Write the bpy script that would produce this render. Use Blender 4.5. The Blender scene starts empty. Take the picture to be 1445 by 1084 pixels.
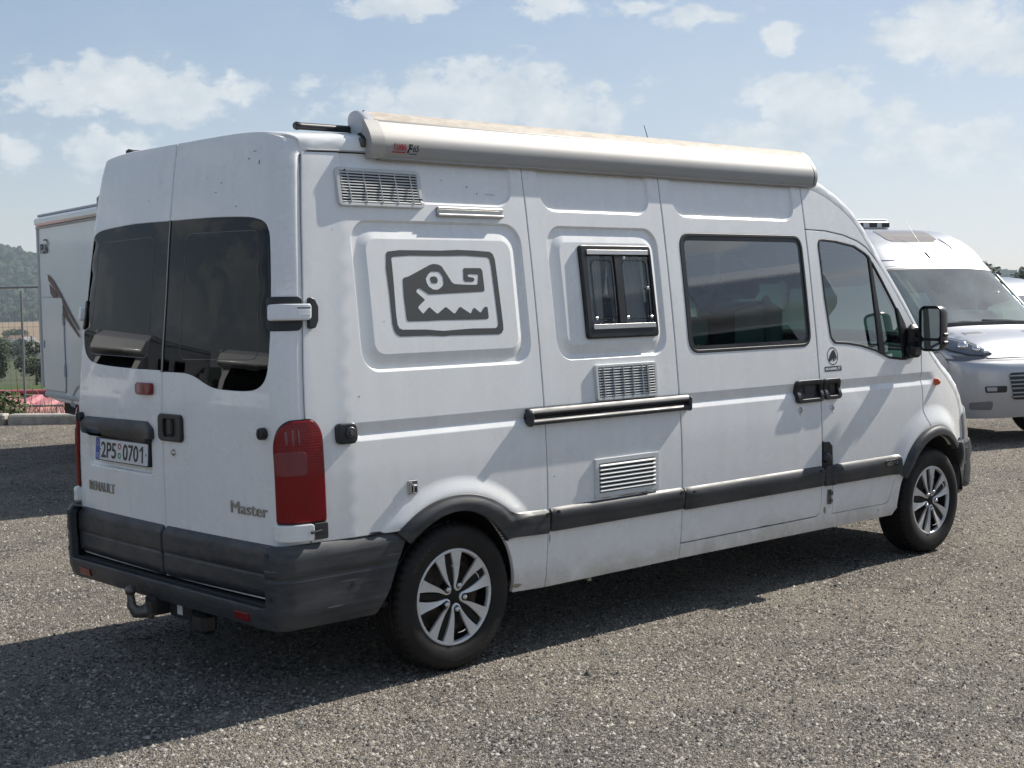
import bpy, math, random
import numpy as np
from mathutils import Vector, Matrix
from mathutils.geometry import delaunay_2d_cdt

random.seed(7)
rng = np.random.default_rng(7)
SC = bpy.context.scene
COL = SC.collection

# ------------------------------------------------------------------ camera
CAM_POS = Vector((-4.178, -5.918, 1.718))
YAW, PITCH, ROLL = math.radians(47.43), math.radians(-3.50), math.radians(-1.00)
fw = Vector((math.cos(PITCH)*math.cos(YAW), math.cos(PITCH)*math.sin(YAW), math.sin(PITCH)))
rt = fw.cross(Vector((0, 0, 1))).normalized()
up = rt.cross(fw)
r2 = rt*math.cos(ROLL) + up*math.sin(ROLL)
u2 = up*math.cos(ROLL) - rt*math.sin(ROLL)
cam = bpy.data.cameras.new('camera')
cam.sensor_fit = 'HORIZONTAL'; cam.sensor_width = 36.0; cam.lens = 2010.0/1445.0*36.0
cam.clip_start = 0.05; cam.clip_end = 12000
cam_ob = bpy.data.objects.new('camera', cam); COL.objects.link(cam_ob)
M = Matrix((r2, u2, -fw)).transposed().to_4x4(); M.translation = CAM_POS
cam_ob.matrix_world = M
SC.camera = cam_ob

# ------------------------------------------------------------------ light, sky, exposure
SUN_DIR = Vector((1.22, -0.105, 1.0)).normalized()          # towards the sun
sun = bpy.data.lights.new('sun', 'SUN'); sun.energy = 5.0; sun.angle = math.radians(0.55); sun.color = (1.0, 0.945, 0.86)
sun_ob = bpy.data.objects.new('sun', sun); COL.objects.link(sun_ob)
sun_ob.rotation_euler = (-SUN_DIR).to_track_quat('-Z', 'Y').to_euler()
SUN_EL = math.asin(SUN_DIR.z); SUN_AZ = math.atan2(SUN_DIR.x, SUN_DIR.y)
SKY_STRENGTH = 0.11
HAZE = 0.00012
SC.view_settings.view_transform = 'Standard'; SC.view_settings.look = 'None'
SC.view_settings.exposure = 0.46; SC.view_settings.gamma = 1.0; SC.view_settings.use_curve_mapping = False
SC.cycles.use_denoising = True
SC.cycles.max_bounces = 8; SC.cycles.transparent_max_bounces = 16; SC.cycles.volume_bounces = 1
SC.cycles.caustics_reflective = False; SC.cycles.caustics_refractive = False

world = bpy.data.worlds.new('World'); SC.world = world; world.use_nodes = True
def build_world():
    nt = world.node_tree; nt.nodes.clear(); N = nt.nodes.new; L = nt.links.new
    out = N('ShaderNodeOutputWorld'); bg = N('ShaderNodeBackground'); bg.inputs['Strength'].default_value = SKY_STRENGTH
    sky = N('ShaderNodeTexSky'); sky.sky_type = 'NISHITA'; sky.sun_disc = False
    sky.sun_elevation = SUN_EL; sky.sun_rotation = SUN_AZ; sky.altitude = 300
    sky.air_density = 1.0; sky.dust_density = .55; sky.ozone_density = 2.2
    def math_(op, a, b=None, c=None, clamp=False):
        n = N('ShaderNodeMath'); n.operation = op; n.use_clamp = clamp
        for i, v in enumerate((a, b, c)):
            if v is None: continue
            if isinstance(v, (int, float)): n.inputs[i].default_value = v
            else: L(v, n.inputs[i])
        return n.outputs[0]
    tc = N('ShaderNodeTexCoord')
    sep = N('ShaderNodeSeparateXYZ'); L(tc.outputs['Generated'], sep.inputs[0])
    az = math_('ARCTAN2', sep.outputs[1], sep.outputs[0])
    el = math_('ARCSINE', sep.outputs[2])
    azr = math_('PINGPONG', math_('ADD', az, -math.radians(25)+2*math.pi), math.radians(45))
    elr = math_('PINGPONG', el, 0.215)
    # clouds: soft ellipses broken up by noise on the true sky direction
    CL = [(0.6398,0.1419,0.097,0.0199,1),(0.7032,0.1441,0.0299,0.0139,0.8),(0.6642,0.0997,0.0473,0.0179,0.8),(0.7226,0.099,0.0299,0.0124,0.7),
          (0.4664,0.2007,0.0498,0.0109,0.9),(0.404,0.1365,0.107,0.0249,0.9),(0.35,0.1307,0.0547,0.0199,0.7),(0.3661,0.1963,0.0249,0.01,0.8),
          (0.0909,0.1684,0.0572,0.0239,1),(0.0488,0.1543,0.0299,0.0199,0.8),(0.2494,0.1842,0.0348,0.008,0.8),(0.1984,0.1693,0.0179,0.0075,0.9),
          (0.1854,0.1277,0.0473,0.0209,0.9),(0.2141,0.1004,0.0597,0.0174,0.7),(0.093,0.0922,0.0647,0.0209,0.8),(0.1341,0.1113,0.0448,0.0174,0.5),
          (0.3001,0.1977,0.0299,0.008,0.7),(0.4234,0.1535,0.0348,0.0109,0.8),(0.1112,0.182,0.0249,0.0109,0.9)]
    comb = N('ShaderNodeCombineXYZ'); L(azr, comb.inputs[0]); L(elr, comb.inputs[1])
    def noise(scale, detail, rough, vec, dim='3D'):
        n = N('ShaderNodeTexNoise'); n.inputs['Scale'].default_value = scale; n.inputs['Detail'].default_value = detail
        n.inputs['Roughness'].default_value = rough; L(vec, n.inputs['Vector']); return n
    mp = N('ShaderNodeMapping'); mp.inputs['Scale'].default_value = (1, 1, 1.7); L(tc.outputs['Generated'], mp.inputs['Vector'])
    warp = noise(14, 3, .6, mp.outputs[0])
    wv = N('ShaderNodeVectorMath'); wv.operation = 'MULTIPLY_ADD'
    L(warp.outputs['Color'], wv.inputs[0]); wv.inputs[1].default_value = (.07, .030, 0); L(comb.outputs[0], wv.inputs[2])
    wo = N('ShaderNodeVectorMath'); wo.operation = 'SUBTRACT'; L(wv.outputs[0], wo.inputs[0]); wo.inputs[1].default_value = (.035, .015, 0)
    best = None
    for (a, e, sa, se, w) in CL:
        s = N('ShaderNodeVectorMath'); s.operation = 'SUBTRACT'; L(wo.outputs[0], s.inputs[0]); s.inputs[1].default_value = (a, e, 0)
        m = N('ShaderNodeVectorMath'); m.operation = 'MULTIPLY'; L(s.outputs[0], m.inputs[0]); m.inputs[1].default_value = (1/(sa*1.25), 1/(se*1.35), 0)
        ln = N('ShaderNodeVectorMath'); ln.operation = 'LENGTH'; L(m.outputs[0], ln.inputs[0])
        v = math_('MULTIPLY', math_('SUBTRACT', 1.0, ln.outputs['Value'], clamp=True), w)
        best = v if best is None else math_('MAXIMUM', best, v)
    fine = noise(46, 7, .62, mp.outputs[0])
    big = noise(9, 4, .6, mp.outputs[0])
    f = math_('ADD', math_('MULTIPLY', best, 1.15), math_('MULTIPLY', math_('SUBTRACT', fine.outputs['Fac'], .5), 2.0))
    mr = N('ShaderNodeMapRange'); mr.interpolation_type = 'SMOOTHSTEP'; L(f, mr.inputs[0])
    mr.inputs[1].default_value = .12; mr.inputs[2].default_value = .60; mr.inputs[3].default_value = 0; mr.inputs[4].default_value = .84
    lift = math_('MULTIPLY', mr.outputs[0], math_('GREATER_THAN', best, 0.001))
    # thin veil of high haze
    veil = N('ShaderNodeMapRange'); L(big.outputs['Fac'], veil.inputs[0]); veil.inputs[1].default_value = .35; veil.inputs[2].default_value = .8
    veil.inputs[3].default_value = 0; veil.inputs[4].default_value = .14
    dens = math_('ADD', lift, veil.outputs[0], clamp=True)
    # lit tops, greyer undersides
    shade = noise(30, 5, .6, mp.outputs[0])
    ccol = N('ShaderNodeMix'); ccol.data_type = 'RGBA'; L(math_('MULTIPLY_ADD', shade.outputs['Fac'], 2.2, -.55, clamp=True), ccol.inputs[0])
    ccol.inputs[6].default_value = CLOUD_LO; ccol.inputs[7].default_value = CLOUD_HI
    hsv = N('ShaderNodeHueSaturation'); hsv.inputs['Saturation'].default_value = SKY_SAT; hsv.inputs['Value'].default_value = SKY_VAL
    dv = N('ShaderNodeVectorMath'); dv.operation = 'MULTIPLY_ADD'; L(sky.outputs[0], dv.inputs[0]); dv.inputs[1].default_value = (1/9.0,)*3; dv.inputs[2].default_value = (1, 1, 1)
    dq = N('ShaderNodeVectorMath'); dq.operation = 'DIVIDE'; L(sky.outputs[0], dq.inputs[0]); L(dv.outputs[0], dq.inputs[1])      # haze evens out the glow near the horizon
    tn = N('ShaderNodeVectorMath'); tn.operation = 'MULTIPLY'; L(dq.outputs[0], tn.inputs[0]); tn.inputs[1].default_value = (1.02, .985, 1.035); L(tn.outputs[0], hsv.inputs['Color'])
    mix = N('ShaderNodeMix'); mix.data_type = 'RGBA'; L(dens, mix.inputs[0]); L(hsv.outputs[0], mix.inputs[6]); L(ccol.outputs[2], mix.inputs[7])
    L(mix.outputs[2], bg.inputs['Color']); L(bg.outputs[0], out.inputs[0])
CLOUD_LO = (3.7, 4.2, 4.65, 1); CLOUD_HI = (5.5, 5.7, 5.8, 1)
SKY_SAT = 1.04; SKY_VAL = 1.14
build_world()
try: world.cycles.sampling_method = 'MANUAL'; world.cycles.sample_map_resolution = 1024
except Exception: pass

# ------------------------------------------------------------------ helpers: tagging, materials, meshes
def thing(name, label, cat, loc=(0, 0, 0), rz=0.0, group=None):
    o = bpy.data.objects.new(name, None); COL.objects.link(o); o.empty_display_size = .2
    o.location = loc; o.rotation_euler = (0, 0, rz); o['label'] = label; o['category'] = cat
    if group: o['group'] = group
    return o
def tag(o, label=None, cat=None, group=None, kind=None):
    if label: o['label'] = label
    if cat: o['category'] = cat
    if group: o['group'] = group
    if kind: o['kind'] = kind
    return o

def mat(name, col, rough=.5, metal=0.0, spec=.5, coat=0.0, coat_rough=.05, noise=None, bump=None, rnoise=0.0, streak=None):
    """noise=(scale, strength, colour2[, vec_scale]); bump=(scale, strength, distance)"""
    m = bpy.data.materials.new(name); m.use_nodes = True
    nt = m.node_tree; b = nt.nodes['Principled BSDF']; N = nt.nodes.new; L = nt.links.new
    b.inputs['Base Color'].default_value = (*col, 1); b.inputs['Roughness'].default_value = rough
    b.inputs['Metallic'].default_value = metal; b.inputs['Specular IOR Level'].default_value = spec
    b.inputs['Coat Weight'].default_value = coat; b.inputs['Coat Roughness'].default_value = coat_rough
    tc = None
    if noise or bump or rnoise or streak: tc = N('ShaderNodeTexCoord')
    src = None
    for k, nz in enumerate([noise, streak]):
        if not nz: continue
        sc, st, c2 = nz[:3]
        mp = N('ShaderNodeMapping'); L(tc.outputs['Object'], mp.inputs[0]); mp.inputs['Scale'].default_value = nz[3] if len(nz) > 3 else (1, 1, 1)
        n = N('ShaderNodeTexNoise'); n.inputs['Scale'].default_value = sc; n.inputs['Detail'].default_value = 6; n.inputs['Roughness'].default_value = .65
        L(mp.outputs[0], n.inputs['Vector'])
        mr = N('ShaderNodeMapRange'); L(n.outputs['Fac'], mr.inputs[0]); mr.inputs[1].default_value = .42; mr.inputs[2].default_value = .72
        mr.inputs[3].default_value = 0; mr.inputs[4].default_value = st
        mx = N('ShaderNodeMix'); mx.data_type = 'RGBA'; L(mr.outputs[0], mx.inputs[0])
        if src is None: mx.inputs[6].default_value = (*col, 1)
        else: L(src, mx.inputs[6])
        mx.inputs[7].default_value = (*c2, 1); src = mx.outputs[2]
    if src is not None: L(src, b.inputs['Base Color'])
    if rnoise:
        n = N('ShaderNodeTexNoise'); n.inputs['Scale'].default_value = 6; n.inputs['Detail'].default_value = 5; L(tc.outputs['Object'], n.inputs['Vector'])
        mr = N('ShaderNodeMapRange'); L(n.outputs['Fac'], mr.inputs[0]); mr.inputs[1].default_value = .3; mr.inputs[2].default_value = .7
        mr.inputs[3].default_value = max(0, rough-rnoise); mr.inputs[4].default_value = rough+rnoise
        L(mr.outputs[0], b.inputs['Roughness'])
    if bump:
        n = N('ShaderNodeTexNoise'); n.inputs['Scale'].default_value = bump[0]; n.inputs['Detail'].default_value = 3; L(tc.outputs['Object'], n.inputs['Vector'])
        bp = N('ShaderNodeBump'); bp.inputs['Strength'].default_value = bump[1]; bp.inputs['Distance'].default_value = bump[2]
        L(n.outputs['Fac'], bp.inputs['Height']); L(bp.outputs[0], b.inputs['Normal'])
    return m

def glass_mat(name, tint, gloss=1.0, rough=0.0, boost=1.2, dust=0.0):
    """thin pane: tinted see-through plus a mirror part by Fresnel"""
    m = bpy.data.materials.new(name); m.use_nodes = True; nt = m.node_tree; nt.nodes.clear(); N = nt.nodes.new; L = nt.links.new
    out = N('ShaderNodeOutputMaterial'); tr = N('ShaderNodeBsdfTransparent'); tr.inputs[0].default_value = (*tint, 1)
    gl = N('ShaderNodeBsdfGlossy'); gl.inputs['Roughness'].default_value = rough; gl.inputs[0].default_value = (gloss, gloss, gloss, 1)
    fr = N('ShaderNodeFresnel'); fr.inputs[0].default_value = 1.52
    ad = N('ShaderNodeMath'); ad.operation = 'MULTIPLY_ADD'; L(fr.outputs[0], ad.inputs[0]); ad.inputs[1].default_value = boost; ad.inputs[2].default_value = 0.0; ad.use_clamp = True
    mx = N('ShaderNodeMixShader'); L(ad.outputs[0], mx.inputs[0]); L(tr.outputs[0], mx.inputs[1]); L(gl.outputs[0], mx.inputs[2])
    if dust:
        df = N('ShaderNodeBsdfDiffuse'); df.inputs[0].default_value = (.54, .66, .61, 1); nz = N('ShaderNodeTexNoise'); nz.inputs['Scale'].default_value = 2.2; nz.inputs['Detail'].default_value = 6  # greenish film: dust, with reflected sky brightness put into its colour
        tc = N('ShaderNodeTexCoord'); L(tc.outputs['Object'], nz.inputs['Vector']); mr = N('ShaderNodeMapRange'); L(nz.outputs['Fac'], mr.inputs[0]); mr.inputs[1].default_value = .35; mr.inputs[2].default_value = .75; mr.inputs[3].default_value = dust*.5; mr.inputs[4].default_value = dust*1.5
        m2 = N('ShaderNodeMixShader'); L(mr.outputs[0], m2.inputs[0]); L(mx.outputs[0], m2.inputs[1]); L(df.outputs[0], m2.inputs[2]); L(m2.outputs[0], out.inputs[0])
    else: L(mx.outputs[0], out.inputs[0])
    return m

def mesh_ob(name, verts, faces, material, parent=None, smooth=False, angle=None, loc=None):
    me = bpy.data.meshes.new(name)
    me.from_pydata([tuple(map(float, v)) for v in verts], [], [tuple(int(i) for i in f) for f in faces])
    if material is not None: me.materials.append(material)
    if smooth:
        me.polygons.foreach_set('use_smooth', [True]*len(me.polygons))
    me.update()
    if smooth and angle is not None:
        try: me.set_sharp_from_angle(angle=math.radians(angle))
        except Exception: pass
    o = bpy.data.objects.new(name, me); COL.objects.link(o)
    if parent is not None: o.parent = parent
    if loc is not None: o.location = loc
    return o

class MB:
    """collects shapes into one mesh"""
    def __init__(s): s.v = []; s.f = []
    def add(s, verts, faces):
        n = len(s.v); s.v += [tuple(map(float, v)) for v in verts]; s.f += [tuple(i+n for i in f) for f in faces]; return s
    def box(s, c, d, rot=None, bev=0.0):
        hx, hy, hz_ = d[0]/2, d[1]/2, d[2]/2
        b = min(bev, hx*.99, hy*.99, hz_*.99)
        if b <= 0:
            V = [(x*hx, y*hy, z*hz_) for x in (-1, 1) for y in (-1, 1) for z in (-1, 1)]
            F = [(0, 1, 3, 2), (4, 6, 7, 5), (0, 4, 5, 1), (2, 3, 7, 6), (0, 2, 6, 4), (1, 5, 7, 3)]
        else:
            V = []; idx = {}
            for x in (-1, 1):
                for y in (-1, 1):
                    for z in (-1, 1):
                        for a in range(3):
                            p = [x*(hx-b), y*(hy-b), z*(hz_-b)]; p[a] = (x, y, z)[a]*(hx, hy, hz_)[a]
                            idx[(x, y, z, a)] = len(V); V.append(tuple(p))
            F = []
            for a in range(3):
                o1, o2 = [i for i in range(3) if i != a]
                for sg in (-1, 1):
                    q = []
                    for (p, r) in ((-1, -1), (1, -1), (1, 1), (-1, 1)):
                        t = [0, 0, 0]; t[a] = sg; t[o1] = p; t[o2] = r; q.append(idx[(*t, a)])
                    F.append(tuple(q))
            for a in range(3):
                o1, o2 = [i for i in range(3) if i != a]
                for p in (-1, 1):
                    for r in (-1, 1):
                        t0 = [0, 0, 0]; t0[a] = -1; t0[o1] = p; t0[o2] = r; t1 = list(t0); t1[a] = 1
                        F.append((idx[(*t0, o1)], idx[(*t1, o1)], idx[(*t1, o2)], idx[(*t0, o2)]))
            for x in (-1, 1):
                for y in (-1, 1):
                    for z in (-1, 1): F.append(tuple(idx[(x, y, z, a)] for a in range(3)))
        R = rot if rot is not None else Matrix.Identity(3)
        V = [tuple(R @ Vector(v) + Vector(c)) for v in V]
        return s.add(V, F)
    def tube(s, pts, r, n=10, cap=True):
        pts = [Vector(p) for p in pts]; rs = r if isinstance(r, (list, tuple)) else [r]*len(pts)
        V = []; F = []; prev = None
        for i, p in enumerate(pts):
            d = (pts[min(i+1, len(pts)-1)]-pts[max(i-1, 0)]).normalized()
            if prev is None:
                a = d.orthogonal().normalized()
            else:
                a = (prev-d*prev.dot(d)).normalized()
            prev = a; b = d.cross(a)
            for k in range(n):
                t = 2*math.pi*k/n; V.append(p+(a*math.cos(t)+b*math.sin(t))*rs[i])
        for i in range(len(pts)-1):
            for k in range(n): F.append((i*n+k, i*n+(k+1) % n, (i+1)*n+(k+1) % n, (i+1)*n+k))
        if cap: F.append(tuple(range(n-1, -1, -1))); F.append(tuple((len(pts)-1)*n+k for k in range(n)))
        return s.add(V, F)
    def lathe(s, prof, n=48, c=(0, 0, 0), axis='y', rmod=None, closed=False):
        V = []; F = []; m = len(prof)
        for k in range(n):
            t = 2*math.pi*k/n; ct, st = math.cos(t), math.sin(t)
            for j, (r, h) in enumerate(prof):
                rr = r if rmod is None else rmod(k, j, r)
                if axis == 'y': V.append((c[0]+rr*ct, c[1]+h, c[2]+rr*st))
                elif axis == 'z': V.append((c[0]+rr*ct, c[1]+rr*st, c[2]+h))
                else: V.append((c[0]+h, c[1]+rr*ct, c[2]+rr*st))
        for k in range(n):
            k2 = (k+1) % n
            for j in range(m-1 if not closed else m):
                j2 = (j+1) % m
                F.append((k*m+j, k*m+j2, k2*m+j2, k2*m+j))
        return s.add(V, F)
    def prism(s, poly, h0, h1, fn):
        """poly 2D list, fn(a,b,h)->xyz ; capped prism"""
        n = len(poly); V = [fn(a, b, h0) for a, b in poly]+[fn(a, b, h1) for a, b in poly]
        F = [tuple(range(n)), tuple(range(2*n-1, n-1, -1))]+[(i, (i+1) % n, n+(i+1) % n, n+i) for i in range(n)]
        return s.add(V, F)
    def ico(s, c, r, squash=1.0, jitter=0.0, sub=0):
        t = (1+5**.5)/2
        V = [Vector(v).normalized() for v in ((-1, t, 0), (1, t, 0), (-1, -t, 0), (1, -t, 0), (0, -1, t), (0, 1, t), (0, -1, -t), (0, 1, -t), (t, 0, -1), (t, 0, 1), (-t, 0, -1), (-t, 0, 1))]
        F = [(0, 11, 5), (0, 5, 1), (0, 1, 7), (0, 7, 10), (0, 10, 11), (1, 5, 9), (5, 11, 4), (11, 10, 2), (10, 7, 6), (7, 1, 8), (3, 9, 4), (3, 4, 2), (3, 2, 6), (3, 6, 8), (3, 8, 9), (4, 9, 5), (2, 4, 11), (6, 2, 10), (8, 6, 7), (9, 8, 1)]
        for _ in range(sub):
            mid = {}; F2 = []
            def m_(a, b):
                k = (min(a, b), max(a, b))
                if k not in mid: mid[k] = len(V); V.append(((V[a]+V[b])/2).normalized())
                return mid[k]
            for a, b, cc in F:
                x, y, z = m_(a, b), m_(b, cc), m_(cc, a); F2 += [(a, x, z), (b, y, x), (cc, z, y), (x, y, z)]
            F = F2
        out = []
        for v in V:
            k = r*(1+random.uniform(-jitter, jitter)); out.append((c[0]+v.x*k, c[1]+v.y*k, c[2]+v.z*k*squash))
        return s.add(out, F)
    def build(s, name, material, parent=None, smooth=False, angle=35, loc=None):
        return mesh_ob(name, s.v, s.f, material, parent, smooth, angle if smooth else None, loc)

def pchip(xs, ys):
    xs = np.array(xs, float); ys = np.array(ys, float); hh = np.diff(xs); d = np.diff(ys)/hh; m = np.zeros(len(xs))
    for i in range(1, len(xs)-1):
        if d[i-1]*d[i] > 0:
            w1 = 2*hh[i]+hh[i-1]; w2 = hh[i]+2*hh[i-1]; m[i] = (w1+w2)/(w1/d[i-1]+w2/d[i])
    m[0] = d[0]; m[-1] = d[-1]
    def f(x):
        x = np.clip(np.asarray(x, float), xs[0], xs[-1]); i = np.clip(np.searchsorted(xs, x)-1, 0, len(xs)-2); t = (x-xs[i])/hh[i]
        return ((2*t**3-3*t**2+1)*ys[i]+(t**3-2*t**2+t)*hh[i]*m[i]+(-2*t**3+3*t**2)*ys[i+1]+(t**3-t**2)*hh[i]*m[i+1])
    return f
def sstep(x): x = np.clip(x, 0, 1); return x*x*(3-2*x)

def rrect(x0, x1, z0, z1, r, seg=6):
    out = []
    for cx, cz, a0 in ((x1-r, z0+r, -90), (x1-r, z1-r, 0), (x0+r, z1-r, 90), (x0+r, z0+r, 180)):
        for k in range(seg+1):
            a = math.radians(a0+90*k/seg); out.append((cx+r*math.cos(a), cz+r*math.sin(a)))
    return out
def rpoly(pts, r, seg=5):
    """round the corners of a polygon; r a number or one per corner"""
    out = []; n = len(pts)
    for i in range(n):
        p0, p, p1 = Vector(pts[i-1]), Vector(pts[i]), Vector(pts[(i+1) % n])
        rr = r[i] if isinstance(r, (list, tuple)) else r
        a = (p0-p); b = (p1-p); la, lb = a.length, b.length
        if rr <= 0 or la < 1e-6 or lb < 1e-6: out.append(tuple(p)); continue
        a.normalize(); b.normalize(); ang = a.angle(b)
        if ang > math.radians(176): out.append(tuple(p)); continue
        t = min(rr/math.tan(ang/2), la*.48, lb*.48); A = p+a*t; B = p+b*t
        for k in range(seg+1):
            q = k/seg; out.append(tuple(A*(1-q)**2+p*2*q*(1-q)+B*q*q))
    return out
def resample(poly, es, closed=True):
    out = []; n = len(poly)
    for i in range(n if closed else n-1):
        a = np.array(poly[i]); b = np.array(poly[(i+1) % n]); k = max(1, int(math.ceil(np.linalg.norm(b-a)/es)))
        for j in range(k): out.append(a+(b-a)*j/k)
    if not closed: out.append(np.array(poly[-1]))
    return np.array(out)
def area(poly):
    p = np.asarray(poly); return .5*np.sum(p[:, 0]*np.roll(p[:, 1], -1)-np.roll(p[:, 0], -1)*p[:, 1])
def offset_ring(p, d):
    """shift every vertex inwards by d (p counter-clockwise)"""
    e = np.roll(p, -1, 0)-p; e /= np.maximum(np.linalg.norm(e, axis=1, keepdims=True), 1e-9); n = np.stack([-e[:, 1], e[:, 0]], 1)
    n0 = np.roll(n, 1, 0); s = n+n0; den = np.maximum(1+np.sum(n*n0, 1, keepdims=True), .5)
    return p+d*s/den
def inside(pts, poly):
    x, y = pts[:, 0], pts[:, 1]; c = np.zeros(len(pts), bool); n = len(poly)
    for i in range(n):
        x0, y0 = poly[i]; x1, y1 = poly[(i+1) % n]
        if y0 == y1: continue
        k = ((y0 > y) != (y1 > y)) & (x < (x1-x0)*(y-y0)/(y1-y0)+x0); c ^= k
    return c

class Surf:
    """a parametric surface with numeric outward normals"""
    def __init__(s, f, sign, eps=1e-3): s.f = f; s.sign = sign; s.e = eps
    def __call__(s, a, b, d=0.0):
        a = np.asarray(a, float); b = np.asarray(b, float); e = s.e
        p = s.f(a, b); ta = s.f(a+e, b)-s.f(a-e, b); tb = s.f(a, b+e)-s.f(a, b-e)
        n = np.cross(ta, tb); n /= np.maximum(np.linalg.norm(n, axis=-1, keepdims=True), 1e-12)
        return p+s.sign*n*np.asarray(d, float)[..., None]*np.ones_like(p)

def sheet(name, S, outline, material, parent=None, holes=(), loops=(), step=.05, es=.02, lip=.003, flange=.015, d=0.0, smooth=True, pts=None):
    """panel cut from surface S: rounded lip, inward flange, optional holes and feature loops"""
    dfun = d if callable(d) else (lambda a, b, _d=d: np.full(np.shape(a), _d))
    rings = []
    out = resample(outline, es)
    if area(out) < 0: out = out[::-1]
    rings.append((out, 1))
    for hpoly in holes:
        r = resample(hpoly, es)
        if area(r) > 0: r = r[::-1]
        rings.append((r, -1))
    V2 = []; E = []; drop = []; ringidx = []
    for r, sg in rings:
        n0 = len(V2); n = len(r); V2 += list(r); drop += [lip]*n; E += [(n0+i, n0+(i+1) % n) for i in range(n)]; ringidx.append(list(range(n0, n0+n)))
    if lip > 0:
        for r, sg in rings:
            q = offset_ring(r, lip); n0 = len(V2); n = len(q); V2 += list(q); drop += [0.0]*n; E += [(n0+i, n0+(i+1) % n) for i in range(n)]
    def ok(q):
        m = inside(q, out)
        for r, sg in rings[1:]: m &= ~inside(q, r)
        return m
    def dist_ok(q, base, dd):
        base = np.asarray(base); keep = np.ones(len(q), bool)
        for i in range(0, len(q), 400):
            dm = np.min(np.sum((q[i:i+400, None, :]-base[None])**2, -1), 1); keep[i:i+400] = dm > dd*dd
        return keep
    ringpts = np.array(V2)
    for lp, closed in loops:
        q = resample(lp, max(es, .012), closed)
        good = ok(q) & dist_ok(q, ringpts, max(lip*1.6, .004))
        base = len(V2); ids = {}
        for i, g in enumerate(good):
            if g: ids[i] = len(V2); V2.append(q[i]); drop.append(0.0)
        for i in range(len(q) if closed else len(q)-1):
            j = (i+1) % len(q)
            if i in ids and j in ids: E.append((ids[i], ids[j]))
    if step > 0:
        lo = out.min(0); hi = out.max(0)
        gx = np.arange(lo[0]+step*.5, hi[0], step); gy = np.arange(lo[1]+step*.5, hi[1], step)
        if len(gx) and len(gy):
            g = np.array([(x+(step*.5 if j % 2 else 0), y) for j, y in enumerate(gy) for x in gx])
            g = g[ok(g)]
            if len(g): g = g[dist_ok(g, V2, step*.45)]
            V2 += list(g); drop += [0.0]*len(g)
    if pts is not None:
        g = np.asarray(pts); g = g[ok(g)]; g = g[dist_ok(g, V2, .003)]; V2 += list(g); drop += [0.0]*len(g)
    res = delaunay_2d_cdt([Vector(p) for p in V2], E, [], 0, 1e-6)
    rv = np.array([tuple(v) for v in res[0]]); orig = res[3]; tris = [tuple(f) for f in res[2]]
    cen = np.array([rv[list(t)].mean(0) for t in tris]); keep = ok(cen); tris = [t for t, k in zip(tris, keep) if k]
    dr = np.zeros(len(rv)); back = {}
    for i, og in enumerate(orig):
        for o_ in og: back[o_] = i
        dr[i] = max([drop[o_] for o_ in og], default=0.0) if og else 0.0
    dep = dfun(rv[:, 0], rv[:, 1])
    P = S(rv[:, 0], rv[:, 1], dep-dr)
    # orientation: counter-clockwise in the parameter plane, flipped where the surface asks for it
    fixed = []
    for i_, j_, k_ in tris:
        ar = (rv[j_, 0]-rv[i_, 0])*(rv[k_, 1]-rv[i_, 1])-(rv[k_, 0]-rv[i_, 0])*(rv[j_, 1]-rv[i_, 1])
        fixed.append((i_, j_, k_) if (ar > 0) == (S.sign > 0) else (i_, k_, j_))
    tris = fixed
    verts = list(P); faces = list(tris)
    # normals taken from the surface itself; the rim leans outwards
    def full(a_, b_): return S(a_, b_, dfun(a_, b_))
    e = 1.5e-3; A_, B_ = rv[:, 0], rv[:, 1]
    N_ = np.cross(full(A_+e, B_)-full(A_-e, B_), full(A_, B_+e)-full(A_, B_-e))*S.sign
    N_ /= np.maximum(np.linalg.norm(N_, axis=1, keepdims=True), 1e-12)
    nrm = N_.copy(); fl = []
    for (r, sg), ids in zip(rings, ringidx):
        q = offset_ring(r, 2e-3); dd = dfun(r[:, 0], r[:, 1]); d2 = dfun(q[:, 0], q[:, 1]); o_ = S(r[:, 0], r[:, 1], 0.0)-S(q[:, 0], q[:, 1], 0.0)
        o_ /= np.maximum(np.linalg.norm(o_, axis=1, keepdims=True), 1e-12)
        if lip > 0:
            for k, i in enumerate(ids):
                if i in back:
                    j = back[i]; v = N_[j]+.85*o_[k]; nrm[j] = v/np.linalg.norm(v)
        fl.append(o_)
    nrm = list(nrm)
    if flange > 0:
        for (r, sg), o_ in zip(rings, fl):
            dd = dfun(r[:, 0], r[:, 1]); A = S(r[:, 0], r[:, 1], dd-lip); B = S(r[:, 0], r[:, 1], dd-lip-flange)
            n = len(r); n0 = len(verts); verts += list(A); verts += list(B); nrm += list(o_)+list(o_)
            for i in range(n):
                j = (i+1) % n; faces.append((n0+i, n0+n+i, n0+n+j, n0+j) if S.sign > 0 else (n0+i, n0+j, n0+n+j, n0+n+i))
    ob = mesh_ob(name, verts, faces, material, parent, smooth)
    if smooth and len(ob.data.vertices) == len(nrm):
        ob.data.normals_split_custom_set_from_vertices([tuple(map(float, v)) for v in nrm])
    return ob

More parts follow.
